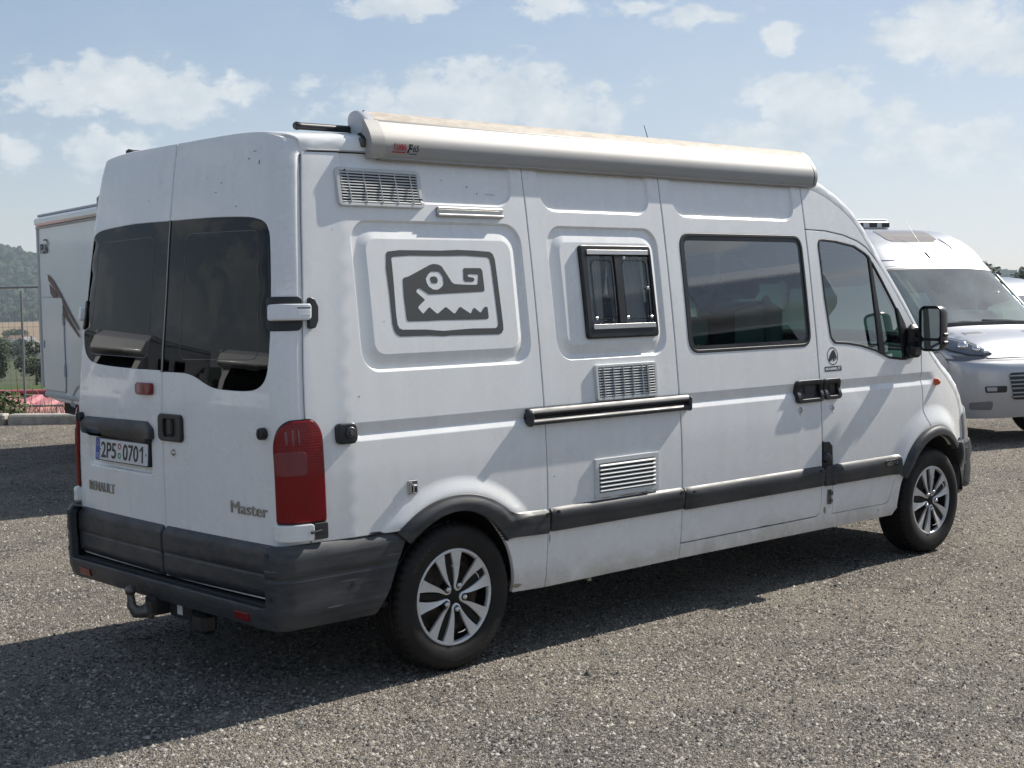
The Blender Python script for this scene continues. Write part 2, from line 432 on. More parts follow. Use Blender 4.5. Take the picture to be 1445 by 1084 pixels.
_tx = {}
def text_geo(s, offset=0.0, shear=0.0):
    k = (s, offset, shear)
    if k in _tx: return _tx[k]
    cu = bpy.data.curves.new('text', 'FONT'); cu.body = s; cu.offset = offset; cu.shear = shear; cu.resolution_u = 4
    ob = bpy.data.objects.new('text', cu); COL.objects.link(ob)
    dg = bpy.context.evaluated_depsgraph_get(); me = bpy.data.meshes.new_from_object(ob.evaluated_get(dg))
    v = np.array([(p.co.x, p.co.y) for p in me.vertices]); f = [tuple(p.vertices) for p in me.polygons]
    bpy.data.objects.remove(ob); bpy.data.curves.remove(cu); bpy.data.meshes.remove(me)
    v -= v.min(0); v /= v.max(0); _tx[k] = (v, f); return _tx[k]
def lettering(name, s, S, a0, b0, w, h, dirn, material, parent, th=.003, d=0.0, offset=0.0, shear=0.0, skew=0.0):
    """flat or raised letters laid on surface S; (a0,b0) lower-left corner as read, dirn +1/-1 = reading direction along a"""
    v, f = text_geo(s, offset, shear); a = a0+dirn*v[:, 0]*w; b = b0+v[:, 1]*h+skew*v[:, 0]
    T = S(a, b, np.full(len(a), d+th)); verts = list(T); faces = list(f)
    cnt = {}
    for q in f:
        for i in range(len(q)):
            e = (q[i], q[(i+1) % len(q)]); k = (min(e), max(e)); cnt.setdefault(k, []).append(e)
    B = S(a, b, np.full(len(a), d)); n0 = len(verts); verts += list(B)
    for k, es in cnt.items():
        if len(es) == 1: i, j = es[0]; faces.append((j, i, n0+i, n0+j))
    return mesh_ob(name, verts, faces, material, parent)

# ------------------------------------------------------------------ materials
M_PAINT = mat('white_paint', (.825, .832, .83), rough=.26, spec=.5, coat=.45, coat_rough=.04, noise=(2.2, .10, (.70, .70, .69), (1, 1, .45)), streak=(13, .17, (.54, .52, .48), (1, 1, .10)), rnoise=.07)
def grime(m):
    """road dust in ragged patches on the lower body"""
    nt = m.node_tree; N = nt.nodes.new; L = nt.links.new; b = nt.nodes['Principled BSDF']; src = b.inputs['Base Color'].links[0].from_socket
    tc = N('ShaderNodeTexCoord'); n = N('ShaderNodeTexNoise'); n.inputs['Scale'].default_value = 5; n.inputs['Detail'].default_value = 8; n.inputs['Roughness'].default_value = .7; L(tc.outputs['Object'], n.inputs['Vector'])
    sp = N('ShaderNodeSeparateXYZ'); L(tc.outputs['Object'], sp.inputs[0])
    ma = N('ShaderNodeMapRange'); L(sp.outputs[2], ma.inputs[0]); ma.inputs[1].default_value = .30; ma.inputs[2].default_value = .62; ma.inputs[3].default_value = .30; ma.inputs[4].default_value = -.32
    ad = N('ShaderNodeMath'); ad.operation = 'ADD'; L(n.outputs['Fac'], ad.inputs[0]); L(ma.outputs[0], ad.inputs[1])
    mr = N('ShaderNodeMapRange'); L(ad.outputs[0], mr.inputs[0]); mr.inputs[1].default_value = .52; mr.inputs[2].default_value = 1.0; mr.inputs[3].default_value = 0; mr.inputs[4].default_value = .75
    mx = N('ShaderNodeMix'); mx.data_type = 'RGBA'; L(mr.outputs[0], mx.inputs[0]); L(src, mx.inputs[6]); mx.inputs[7].default_value = (.33, .29, .23, 1); L(mx.outputs[2], b.inputs['Base Color'])
grime(M_PAINT)
M_PLASTIC = mat('grey_plastic', (.026, .029, .034), rough=.46, spec=.4, noise=(3.0, .85, (.062, .066, .072), (1, 1, 1.6)), streak=(16, .45, (.100, .098, .094), (.22, 1, 3.0)), bump=(420, .12, .001), rnoise=.10)
M_BLACK = mat('black_plastic', (.014, .015, .017), rough=.38, spec=.45, rnoise=.08)
M_RUBBERSEAL = mat('rubber_seal', (.012, .012, .013), rough=.45)
M_DARK = mat('dark_lining', (.012, .012, .013), rough=.9)
M_INT = mat('interior_trim', (.16, .17, .18), rough=.8)
M_SEAT = mat('seat_fabric', (.05, .055, .065), rough=.95)
M_CREAM = mat('interior_panel', (.42, .42, .40), rough=.7)
M_GLASS = glass_mat('green_tinted_glass', (.36, .53, .50), boost=3.2)
M_GLASSD = glass_mat('privacy_glass', (.04, .045, .05), 1.0, boost=.62)
M_ACRYL = glass_mat('smoked_acrylic', (.62, .64, .65), 1.0, .01)
M_ALU = mat('brushed_aluminium', (.55, .54, .52), rough=.38, metal=.85, noise=(30, .4, (.35, .34, .32), (.2, 1, 1)))
M_AWN = mat('awning_aluminium', (.365, .365, .362), rough=.58, metal=.22, noise=(5, .5, (.36, .33, .28), (.3, 1, 1)), streak=(40, .35, (.30, .28, .24), (.15, 1, 1)))
M_AWNTOP = mat('awning_cover_weathered', (.56, .50, .42), rough=.7, noise=(22, .75, (.36, .30, .23), (.5, 1, 1)), streak=(60, .5, (.25, .21, .17), (.3, 1, 1)))
M_VENT = mat('vent_plastic', (.60, .62, .62), rough=.5, noise=(8, .5, (.42, .42, .39)))
M_CHROME = mat('chrome', (.62, .62, .62), rough=.16, metal=1.0)
M_BADGE = mat('badge_metal', (.34, .32, .29), rough=.35, metal=.6)
M_RED = mat('tail_lamp_red', (.20, .0012, .005), rough=.08, spec=.3, coat=.22, coat_rough=.02, bump=(90, .10, .002))
def ribs(m, scale):
    nt = m.node_tree; N = nt.nodes.new; L = nt.links.new; b = nt.nodes['Principled BSDF']; tc = N('ShaderNodeTexCoord')
    hs = []
    for dr, sc_k in (('X', 1.0), ('Z', .8)):
        wv = N('ShaderNodeTexWave'); wv.bands_direction = dr; wv.inputs['Scale'].default_value = scale*sc_k; L(tc.outputs['Object'], wv.inputs['Vector']); hs.append(wv)
    ad = N('ShaderNodeMath'); ad.operation = 'ADD'; L(hs[0].outputs['Fac'], ad.inputs[0]); L(hs[1].outputs['Fac'], ad.inputs[1])
    bp = N('ShaderNodeBump'); bp.inputs['Strength'].default_value = .10; bp.inputs['Distance'].default_value = .002; L(ad.outputs[0], bp.inputs['Height']); L(bp.outputs[0], b.inputs['Normal'])
    mr = N('ShaderNodeMapRange'); L(ad.outputs[0], mr.inputs[0]); mr.inputs[2].default_value = 2; mr.inputs[3].default_value = .95; mr.inputs[4].default_value = 1.05
    mx = N('ShaderNodeMix'); mx.data_type = 'RGBA'; mx.blend_type = 'MULTIPLY'; mx.inputs[0].default_value = 1; mx.inputs[6].default_value = b.inputs['Base Color'].default_value; L(mr.outputs[0], mx.inputs[7]); L(mx.outputs[2], b.inputs['Base Color'])
ribs(M_RED, 34)
M_REDD = mat('lamp_red_dull', (.19, .010, .012), rough=.18, spec=.5)
M_LAMPCLR = mat('tail_lamp_clear', (.17, .016, .028), rough=.10, spec=.6, coat=.5)
M_ORANGE = mat('indicator_orange', (.55, .08, .012), rough=.15, coat=.5)
M_STICKER = mat('emblem_film_grey', (.052, .056, .058), rough=.5)
M_INK = mat('print_black', (.012, .012, .014), rough=.5)
M_PRINTRED = mat('print_red', (.42, .02, .03), rough=.5)
M_PRINTWHITE = mat('print_white', (.72, .73, .73), rough=.5)
M_PLATE = mat('plate_white', (.66, .67, .67), rough=.38, noise=(20, .3, (.5, .5, .49)))
M_EU = mat('plate_blue', (.012, .06, .36), rough=.4)
M_GREEN = mat('plate_green', (.02, .22, .12), rough=.5)
M_RUBBER = mat('tyre_rubber', (.0085, .0085, .009), rough=.62, spec=.3, noise=(7, .7, (.026, .023, .020)), bump=(160, .15, .001))
M_TYRETXT = mat('sidewall_text', (.034, .031, .028), rough=.7)
M_SILVER = mat('hubcap_silver', (.66, .67, .68), rough=.32, metal=.35, spec=.6, noise=(14, .35, (.50, .49, .47)))
M_CAPBLK = mat('hubcap_black', (.006, .006, .0065), rough=.5, spec=.25)
M_RUST = mat('rusty_steel', (.045, .036, .029), rough=.75, noise=(26, .9, (.15, .10, .06)))
M_STEEL = mat('worn_steel', (.16, .155, .15), rough=.5, metal=.6, noise=(40, .8, (.10, .07, .045)))
M_TIE = mat('cable_tie', (.62, .62, .60), rough=.4)
M_UNDER = mat('underbody', (.022, .021, .020), rough=.9)

# ------------------------------------------------------------------ the camper van: body surfaces (x forward, y left, z up, rear axle at x=0)
WB = 4.078
hz = pchip([.2, .3, .4, .6, .8, .95, 1.1, 1.4, 1.77, 2.05, 2.2, 2.36, 2.45], [.93, .955, .972, .985, .987, .985, .977, .952, .912, .876, .855, .829, .79])
xcz = pchip([.3, .7, 1.0, 1.2, 1.4, 1.74, 2.09, 2.33, 2.45, 2.5], [-.93, -.935, -.938, -.938, -.930, -.898, -.864, -.834, -.814, -.80])
uD = pchip([0, .010, .028, .055, .09, .125, .20, .28, .33], [.085, .058, .038, .026, .0185, .0135, .009, .004, 0.])
_D = np.linspace(0, .33, 500); _u = uD(_D)
def Du(u): return np.interp(u, _u[::-1], _D[::-1])
def basec(y): return .022*(np.minimum(np.abs(y), .9)/.87)**2
def sd_rr(x, z, x0, x1, z0, z1, r):
    qx = np.abs(x-(x0+x1)/2)-((x1-x0)/2-r); qz = np.abs(z-(z0+z1)/2)-((z1-z0)/2-r)
    return np.hypot(np.maximum(qx, 0), np.maximum(qz, 0))+np.minimum(np.maximum(qx, qz), 0)-r
P1O = (-.49, .520, 1.400, 2.066, .10); P1I = (-.412, .443, 1.476, 1.984, .055)
P2O = (.692, 1.503, 1.402, 2.063, .10); P2I = (.775, 1.447, 1.476, 1.984, .05)
T1 = (-.50, .495, 2.146, 2.50, .10); T2 = (.676, 1.477, 2.133, 2.50, .10); T3 = (1.662, 2.742, 2.130, 2.50, .10)
def ell(x, z, cx, cz, rx, rz): return np.sqrt(((x-cx)/rx)**2+((z-cz)/rz)**2)
def emb(x, z):
    """pressed relief of the side panels, positive outwards"""
    e = np.zeros(np.broadcast(x, z).shape)
    for o, i_ in ((P1O, P1I), (P2O, P2I)):
        so = sd_rr(x, z, *o); si = sd_rr(x, z, *i_)
        e += -.016*np.clip(-so/.010, 0, 1)+.0135*np.clip(-(si-.048)/.048, 0, 1)
    for t in (T1, T2, T3):
        e += -.013*np.clip(-sd_rr(x, z, *t)/.010, 0, 1)
    # rail channel along the waist
    fade = sstep((x+.575)/.05)*sstep((4.12-x)/.12)
    e += -.014*fade*np.where(z > 1.138, np.clip((1.188-z)/.050, 0, 1), np.clip((z-1.108)/.030, 0, 1))
    # flared arches
    e += .018*sstep(1-(ell(x, z, -.01, .345, .50, .481)-1)/.17)*(z > .3)*sstep((z-.62)/.12)
    e += .026*sstep(1-(ell(x, z, 4.06, .345, .468, .503)-1)/.26)*sstep((z-.50)/.14)
    return e
def H(x, z):
    return hz(z)-uD(np.maximum(x-xcz(z)-.022, 0))-.085*(np.maximum(x-3.9, 0)/.6)**2
def side_f(sg):
    def f(x, z): return np.stack([x+0*z, sg*(H(x, z)+emb(x, z)), z+0*x], -1)
    return f
S_R = Surf(side_f(-1), 1); S_L = Surf(side_f(1), -1)
def XR(y, z):
    u = np.maximum(hz(z)-np.abs(y), 0)
    return xcz(z)+basec(y)+np.where(u < .085, Du(np.minimum(u, .085)), 0)
def rear_f(y, z):
    x = XR(y, z)
    # sunken plate area on the left door, dent near the top of the right one
    sd = sd_rr(y, z, .105, .79, .908, 1.10, .03); x = x+.016*sstep(-sd/.022)
    x = x+.004*np.exp(-((y+.54)/.035)**2-((z-2.31)/.07)**2)-.003*np.exp(-((y+.50)/.03)**2-((z-2.29)/.08)**2)
    return np.stack([x, y+0*z, z+0*y], -1)
S_B = Surf(rear_f, -1)
# rear corner as an unrolled strip (s along the plan curve from the door round to the side)
_cu = np.concatenate([np.linspace(.30, .085, 20)[:-1], _u, np.zeros(12)]); _cD = np.concatenate([np.zeros(19), _D, np.linspace(.34, .70, 12)])
_cs = np.concatenate([[0], np.cumsum(np.hypot(np.diff(_cu), np.diff(_cD)))])
def s_u(u): return float(np.interp(-u, -_cu[:60], _cs[:60]))
def s_D(D): return float(np.interp(D, _cD[19:], _cs[19:]))
def corner_f(sg):
    def f(s, z):
        u = np.interp(s, _cs, _cu); D = np.interp(s, _cs, _cD); y = hz(z)-u
        return np.stack([xcz(z)+basec(y)+D, sg*y, z+0*s], -1)
    return f
S_CR = Surf(corner_f(-1), 1, 4e-3); S_CL = Surf(corner_f(1), -1, 4e-3)

_th = np.linspace(0, math.pi/2, 400); _NT = np.linspace(2, 6, 9); _TY = []; _TD = []
for n_ in _NT:
    y = np.sin(_th)**(2/n_); dd = 1-np.cos(_th)**(2/n_); y[0] = 0; dd[-1] = 1
    s = np.concatenate([[0], np.cumsum(np.hypot(np.diff(y), .25*np.diff(dd)))]); s /= s[-1]; q = np.linspace(0, 1, 201)
    _TY.append(np.interp(q, s, y)); _TD.append(np.interp(q, s, dd))
_TY = np.array(_TY); _TD = np.array(_TD)
def tab(T, n, q):
    i = np.clip((n-2)/.5, 0, 7.999); i0 = i.astype(int); fi = i-i0; j = np.clip(np.abs(q)*200, 0, 199.999); j0 = j.astype(int); fj = j-j0
    return (T[i0, j0]*(1-fj)+T[i0, j0+1]*fj)*(1-fi)+(T[i0+1, j0]*(1-fj)+T[i0+1, j0+1]*fj)*fi
class Shell:
    """roof-to-nose skin swept along a centre profile; stations (x, z, drop, exponent)"""
    def __init__(s, st, hw, lev=(-9, -8)):
        s.lev = lev; st = np.array(st, float); w = np.concatenate([[0], np.cumsum(np.hypot(np.diff(st[:, 0]), np.diff(st[:, 1])))]); s.w = w
        s.px, s.pz, s.pl, s.pn = (pchip(w, st[:, k]) for k in range(4)); s.hw = hw
        ww = np.linspace(0, w[-1], 600); bx, bz = s.B(ww); s.ww = ww; s.bx = bx; s.bz = bz; s.S = Surf(s.f, -1)
    def N(s, w):
        e = 4e-3; tx = s.px(w+e)-s.px(w-e); tz = s.pz(w+e)-s.pz(w-e); l = np.maximum(np.hypot(tx, tz), 1e-9); return -tz/l, tx/l
    def ND(s, w):
        nx, nz = s.N(w); nz = nz*sstep((s.pz(w)-s.lev[0])/(s.lev[1]-s.lev[0])); l = np.maximum(np.hypot(nx, nz), 1e-9); return nx/l, nz/l
    def B(s, w):
        nx, nz = s.ND(w); L = s.pl(w); return s.px(w)-nx*L, s.pz(w)-nz*L
    def f(s, t, w):
        t = np.asarray(t, float); w = np.asarray(w, float); t, w = np.broadcast_arrays(t, w)
        nx, nz = s.ND(w); L = s.pl(w); n = s.pn(w); y = tab(_TY, n, np.minimum(np.abs(t), 1)); dr = tab(_TD, n, np.minimum(np.abs(t), 1))
        h = s.hw(s.px(w)-nx*L, s.pz(w)-nz*L)
        return np.stack([s.px(w)-nx*L*dr, np.sign(t)*y*h, s.pz(w)-nz*L*dr], -1)
    def w_at_z(s, z, front=True):
        ww = s.ww; zz = s.pz(ww); i0 = int(np.argmax(zz)); return float(np.interp(-z, -zz[i0:], ww[i0:]))
    def t_at_y(s, y, w):
        q = np.linspace(0, 1, 401); P = s.f(q, np.full(401, w)); return float(np.interp(abs(y), P[:, 1], q))*(1 if y >= 0 else -1)
VAN = Shell([(-.80, 2.455, .10, 5), (-.3, 2.475, .11, 5), (.3, 2.485, .115, 5), (2.2, 2.487, .12, 5), (2.75, 2.468, .115, 5), (3.02, 2.42, .11, 4.6), (3.22, 2.345, .11, 4.2),
             (3.40, 2.235, .11, 4), (3.66, 1.955, .12, 3.6), (3.87, 1.73, .13, 3.3), (4.07, 1.50, .14, 3), (4.26, 1.335, .15, 2.8), (4.42, 1.265, .18, 2.8), (4.58, 1.175, .20, 2.8), (4.76, 1.01, .25, 2.8), (4.86, .82, .28, 2.8),
             (4.90, .62, .32, 2.8), (4.905, .45, .34, 2.8), (4.87, .30, .34, 2.8)], lambda x, z: H(x, z))

van = thing('camper_van', 'white high-roof panel van camper with a grey awning, large emblem and dark rear windows', 'camper van', (0, 0, 0))
ROOT = van
def bline(w0, w1, n=60, inset=0.0):
    w = np.linspace(w0, w1, n); x, z = VAN.B(w); nx, nz = VAN.N(w); return [(float(a-p*inset), float(b-q*inset)) for a, b, p, q in zip(x, z, nx, nz)]
def w_of_bx(x, lo=0.0):
    i = np.argmin(np.abs(VAN.bx-x)+(VAN.ww < lo)*9); return float(VAN.ww[i])
def gap_x(z, D=.122): return float(xcz(z)+.021+D)
def arc(cx, cz, rx, rz, a0, a1, n=40): return [(cx+rx*math.cos(math.radians(a0+(a1-a0)*k/n)), cz+rz*math.sin(math.radians(a0+(a1-a0)*k/n))) for k in range(n+1)]
RA = (-.022, .345, .384, .405); FA = (4.065, .345, .402, .432)
def loops_rr(o, offs):
    L = []
    for d in offs:
        x0, x1, z0, z1, r = o; L.append((rrect(x0-d, x1+d, z0-d, z1+d, max(.004, r+d), 8), True))
    return L
CH = [(-.60, 4.2, z) for z in (1.191, 1.185, 1.164, 1.141, 1.138, 1.135, 1.124, 1.111, 1.105)]
FLR = [(arc(-.01, .345, .50*q, .481*q, 140, 25, 40), False) for q in (1.0, 1.03, 1.06, 1.09, 1.12, 1.15, 1.18)]
FLF = [(arc(4.06, .345, .468*q, .503*q, 165, 15, 40), False) for q in (1.0, 1.04, 1.08, 1.12, 1.17, 1.22, 1.27)]
def chan(x0, x1): return [([(x0, z), (x1, z)], False) for a, b, z in CH]

zt = 2.352
def top_edge(x0, x1, drop=.004):
    """points from x1 back to x0 along the roof joint"""
    xs = np.linspace(x1, x0, max(3, int((x1-x0)/.06))); o = np.argsort(VAN.bx[:400]); return [(float(x), float(np.interp(x, VAN.bx[:400][o], VAN.bz[:400][o]))-drop) for x in xs]
# rear quarter panel
def quarter(S, sg):
    zz = np.linspace(.70, zt, 34)
    out = [(-.285, .697)]+[(x, z) for x, z in arc(*RA, 180-58.5, 0, 46) if z > .31 and x > -.285]
    out += [(.358, .31), (.5735, .303)]+top_edge(gap_x(2.35), .5735)
    out += [(gap_x(z), z) for z in zz[::-1] if z < 2.34]
    lp = loops_rr(P1O, (.002, -.0015, -.0085, -.012))+loops_rr(P1I, (.050, .046, .024, .002, -.002))+loops_rr(T1, (.002, -.0015, -.0085, -.012))+chan(-.6, .6)+FLR
    return sheet('side_panel', S, out, M_PAINT, ROOT, loops=lp, step=.045, es=.016, lip=.003, flange=.02)
quarter(S_R, -1)
# middle panel with the opening for the acrylic window
WIN = rrect(.915, 1.420, 1.515, 1.955, .03)
out = [(.578, .303), (1.566, .305)]+top_edge(.578, 1.566)
sheet('side_panel', S_R, out, M_PAINT, ROOT, holes=[WIN], loops=loops_rr(P2O, (.002, -.0015, -.0085, -.012))+loops_rr(P2I, (.050, .046, .024, .002, -.002))+loops_rr(T2, (.002, -.0015, -.0085, -.012))+chan(.5, 1.6), step=.045, es=.016, flange=.02)
# sliding door
sd_out = rpoly([(1.573, .393), (2.829, .393), (2.829, 2.345), (1.573, 2.360)], [.004, .05, .01, .01])
SW = rpoly([(1.678, 1.398), (2.780, 1.398), (2.783, 2.048), (1.683, 2.046)], .085, 7)
sdoor = sheet('sliding_door', S_R, sd_out, M_PAINT, ROOT, holes=[SW], loops=loops_rr(T3, (.002, -.0015, -.0085, -.012))+chan(1.5, 2.9), step=.05, es=.016, flange=.02)
# front door
FW = rpoly([(3.012, 1.405), (3.150, 1.396), (3.284, 1.378), (3.434, 1.345), (3.584, 1.292), (3.743, 1.276), (3.870, 1.290), (3.861, 1.353), (3.780, 1.513), (3.682, 1.650), (3.585, 1.784), (3.505, 1.888), (3.438, 1.950), (3.318, 1.999), (3.122, 2.026), (2.940, 2.036), (2.948, 1.682), (2.972, 1.440)],
           [.05, .05, .1, .1, .1, .08, .03, .03, .05, .1, .1, .06, .05, .1, .1, .05, .1, .06], 4)
DTOP = [(2.838, 2.082), (3.037, 2.077), (3.216, 2.055), (3.360, 2.020), (3.445, 1.982), (3.512, 1.928), (3.600, 1.845), (3.720, 1.705), (3.850, 1.545), (3.940, 1.420), (3.962, 1.340), (3.946, 1.273), (3.935, 1.146), (3.932, .94), (3.950, .89), (3.985, .84)]
fd_out = [(2.838, .835), (2.938, .800), (2.946, .690), (2.948, .560), (2.954, .390)]+rpoly([(3.50, .386), (3.545, .392), (3.578, .450), (3.598, .53), (3.640, .565)], [0, .02, .02, .02, 0])+[p for p in arc(*FA, 166, 101, 30) if p[1] > .45 and p[0] > 3.668]+[(3.986, .79)]+DTOP[::-1]
fdoor = sheet('front_door', S_R, fd_out, M_PAINT, ROOT, holes=[FW], loops=chan(2.8, 4.0)+FLF, step=.05, es=.016, flange=.02)
# sill with the foot of the door pillar and the strip in front of the door
sill = [(1.570, .306), (3.620, .300), (3.668, .345)]+[p for p in arc(*FA, 178, 148, 14)]+[(3.660, .572), (3.646, .560), (3.604, .528), (3.584, .448), (3.550, .387), (3.50, .3825), (2.950, .3865), (2.940, .560), (2.935, .66), (2.836, .66), (2.834, .44), (2.822, .40), (2.79, .386), (1.570, .386)]
sheet('sill', S_R, sill, M_PAINT, ROOT, step=.05, es=.016, flange=.02)
# fender, A-pillar and roof cap side in one sheet ahead of the doors
wA = w_of_bx(2.838, .5); wz = VAN.w_at_z(.72)
fs = [(2.838, 2.088)]+[(a, b) for a, b in DTOP[1:1]]
fs_top = bline(wA, wz, 120)
door_edge = [(x+.006, z+.006) if i < 9 else (x+.006, z) for i, (x, z) in enumerate(DTOP)]
archf = [p for p in arc(*FA, 10, 101, 40) if p[1] > .40][::1]
lowfront = [(fs_top[-1][0], .715), (4.47, .705)]
front_out = [(2.836, 2.345)]+[p for p in fs_top if p[0] > 2.838]+lowfront+[p for p in archf if p[1] > .69]+[(3.992, .80)]+door_edge[::-1]+[(2.838, 2.088)]
sheet('wing', S_R, front_out, M_PAINT, ROOT, loops=chan(3.9, 4.2)+FLF, step=.045, es=.016, flange=.02)
# far side: panels of the same pressing, side windows added to light the interior
lq = quarter(S_L, 1)
out = [(.578, .303), (2.832, .305)]+top_edge(.578, 2.832)
sheet('side_panel', S_L, out, M_PAINT, ROOT, holes=[SW, WIN], loops=chan(.5, 2.9), step=.06, es=.02, flange=.02)
sheet('front_door', S_L, fd_out, M_PAINT, ROOT, holes=[FW], loops=chan(2.8, 4.0), step=.06, es=.02, flange=.02)
sheet('sill', S_L, [p if p[0] > 2.84 else (2.838, p[1]) for p in sill if p[0] > 2.7], M_PAINT, ROOT, step=.06, es=.02, flange=.02)
sheet('wing', S_L, front_out, M_PAINT, ROOT, step=.06, es=.02, flange=.02)
for (o, nm) in ((SW, 'side_window'), (FW, 'front_window'), (WIN, 'side_window')):
    sheet(nm, S_L, o, M_GLASS, ROOT, step=.1, es=.04, lip=0, flange=0, d=-.006)

# roof, windscreen, bonnet
wtop = VAN.w_at_z(2.00); wbase = VAN.w_at_z(1.36); wn = VAN.w_at_z(.72); wend = VAN.w_at_z(.32)
tt = np.linspace(-1, 1, 81)
def w_rear(t):
    # rear edge of the roof follows the heads of the rear doors
    P = VAN.f(np.array([t]), np.array([.05]))[0]; x = float(XR(np.clip(P[1], -.74, .74), 2.43))+.012
    if abs(P[1]) > .74: x += (abs(P[1])-.74)*1.25
    return float(np.interp(x, VAN.px(VAN.ww[:300]), VAN.ww[:300]))
rear_edge = [(float(t), w_rear(t)) for t in tt]
roof_out = [(1.0, wtop), (-1.0, wtop)]+rear_edge
wsx = [(-.93, wtop+.02), (.93, wtop+.02), (.955, wbase-.02), (-.955, wbase-.02)]
roof_all = [(t, w) for t, w in rear_edge]+[(1.0, wbase), (-1.0, wbase)]
WSH = rpoly(wsx, .06)
sheet('roof', VAN.S, roof_all, M_PAINT, ROOT, holes=[WSH], step=.07, es=.03, flange=.012)
sheet('windscreen', VAN.S, offset_ring(resample(WSH, .04), 0.002) if area(WSH) > 0 else WSH, M_GLASS, ROOT, step=.08, es=.04, lip=0, flange=0, d=-.004)
sheet('bonnet', VAN.S, [(-1, wbase+.006), (1, wbase+.006), (1, wn), (-1, wn)], M_PAINT, ROOT, step=.06, es=.03, flange=.012)
# headlamps
for sg in (-1, 1):
    hl = rpoly([(sg*.62, VAN.w_at_z(.98)), (sg*.985, VAN.w_at_z(1.0)), (sg*.985, VAN.w_at_z(.745)), (sg*.66, VAN.w_at_z(.76))], .03)
    sheet('headlamp', VAN.S, hl, mat('headlamp_glass', (.35, .36, .36), rough=.05, metal=.3, coat=1) if sg < 0 else bpy.data.materials['headlamp_glass'], ROOT, step=.05, es=.02, lip=.006, flange=.01, d=.012)
gr = rpoly([(-.5, VAN.w_at_z(.93)), (.5, VAN.w_at_z(.93)), (.45, VAN.w_at_z(.78)), (-.45, VAN.w_at_z(.78))], .03)
sheet('grille', VAN.S, gr, M_BLACK, ROOT, step=.06, es=.02, lip=.006, flange=.01, d=.01)
# front bumper: wraps from arch to arch
def fb_prof(t, w): return .030-.03*sstep((.05-(w-wn))/.05)*.6
fb = sheet('front_bumper', VAN.S, [(-1, wn-.015), (1, wn-.015), (1, wend), (-1, wend)], M_PLASTIC, ROOT, step=.05, es=.02, lip=.012, flange=.02, d=lambda t, w: .034-.010*sstep(1-(w-wn)/.04)-.008*np.exp(-((w-wn-.16)/.012)**2))
for S, nm in ((S_R, 1), (S_L, 1)):
    xe = float(VAN.B(np.array([VAN.w_at_z(.5)]))[0][0])+.015
    o = [(4.462, .345), (xe, .345), (xe+.01, .50), (xe, .70), (4.455, .69), (4.452, .52)]
    sheet('bumper_end', S, o, M_PLASTIC, fb, step=.05, es=.02, lip=.010, flange=.04, d=lambda x, z: .034-.010*np.exp(-((z-.535)/.010)**2))

# dark inner shell added to block light behind every joint, with the window and arch openings
lin = [(-.72, .72), (-.30, .72)]+arc(-.022, .345, .42, .45, 122, 0, 24)+[(.42, .32), (3.60, .32)]+arc(4.065, .345, .46, .47, 178, 12, 24)+[(4.50, .70)]+bline(w_of_bx(4.45, 3.0), w_of_bx(-.55), 90, .02)[0:]+[(-.62, 2.31)]+[(gap_x(z)+.03, z) for z in np.linspace(2.25, .75, 12)]
for S in (S_R, S_L):
    sheet('lining', S, lin, M_DARK, ROOT, holes=[SW, FW, WIN], step=.12, es=.05, lip=0, flange=0, d=-.034)
sheet('lining', S_B, [(-.88, .46), (.88, .46), (.90, 1.2), (.78, 2.38), (-.78, 2.38), (-.90, 1.2)], M_DARK, ROOT, step=.1, es=.05, lip=0, flange=0, d=-.030)
for S in (S_CR, S_CL):
    s0 = s_u(.14); s1 = s_D(.30); sheet('lining', S, [(s0, .46), (s1, .72), (s1, 2.34), (s0, 2.40)], M_DARK, ROOT, step=.06, es=.04, lip=0, flange=0, d=-.028)
sheet('lining', VAN.S, [(-.98, .12), (.98, .12), (.98, wtop), (-.98, wtop)], M_INT, ROOT, step=.15, es=.08, lip=0, flange=0, d=-.03)

# ------------------------------------------------------------------ rear doors
def zhead(y):
    q = np.linspace(0, 1, 201); P = VAN.f(q, np.full(201, .03)); return float(np.interp(abs(y), P[:, 1], P[:, 2]))-.006
def gap_y(z): return float(hz(z)-uD(.115))
def rdoor(sg):
    zs = np.linspace(.4525, 2.34, 40)
    side_ = [(sg*gap_y(z), z) for z in zs]
    ys = np.linspace(gap_y(2.34), .0035, 26)
    top = [(sg*y, zhead(y)) for y in ys if y < .775]
    corner = [(sg*(gap_y(2.34)-.002), 2.37), (sg*(gap_y(2.34)-.010), 2.395), (sg*.79, 2.412)]
    return [(sg*.0035, .4525)]+side_+corner+top
def smooth_open(p, k=4):
    p = [np.array(q, float) for q in p]; out = []
    for i in range(len(p)-1):
        a, b, c, d = p[max(i-1, 0)], p[i], p[i+1], p[min(i+2, len(p)-1)]; ta = np.linalg.norm(c-b)/max(np.linalg.norm(c-a), 1e-9); tb = np.linalg.norm(c-b)/max(np.linalg.norm(d-b), 1e-9)
        m0 = (c-a)*ta; m1 = (d-b)*tb
        for j in range(k):
            t = j/k; out.append(tuple((2*t**3-3*t**2+1)*b+(t**3-2*t**2+t)*m0+(-2*t**3+3*t**2)*c+(t**3-t**2)*m1))
    return out+[tuple(p[-1])]
WL = smooth_open([(.008, 1.408), (.345, 1.411), (.66, 1.422), (.755, 1.438), (.812, 1.474), (.840, 1.530), (.848, 1.62), (.838, 1.78), (.824, 1.95), (.812, 2.016), (.785, 2.056), (.740, 2.075), (.66, 2.085), (.35, 2.097), (.008, 2.094)], 6)
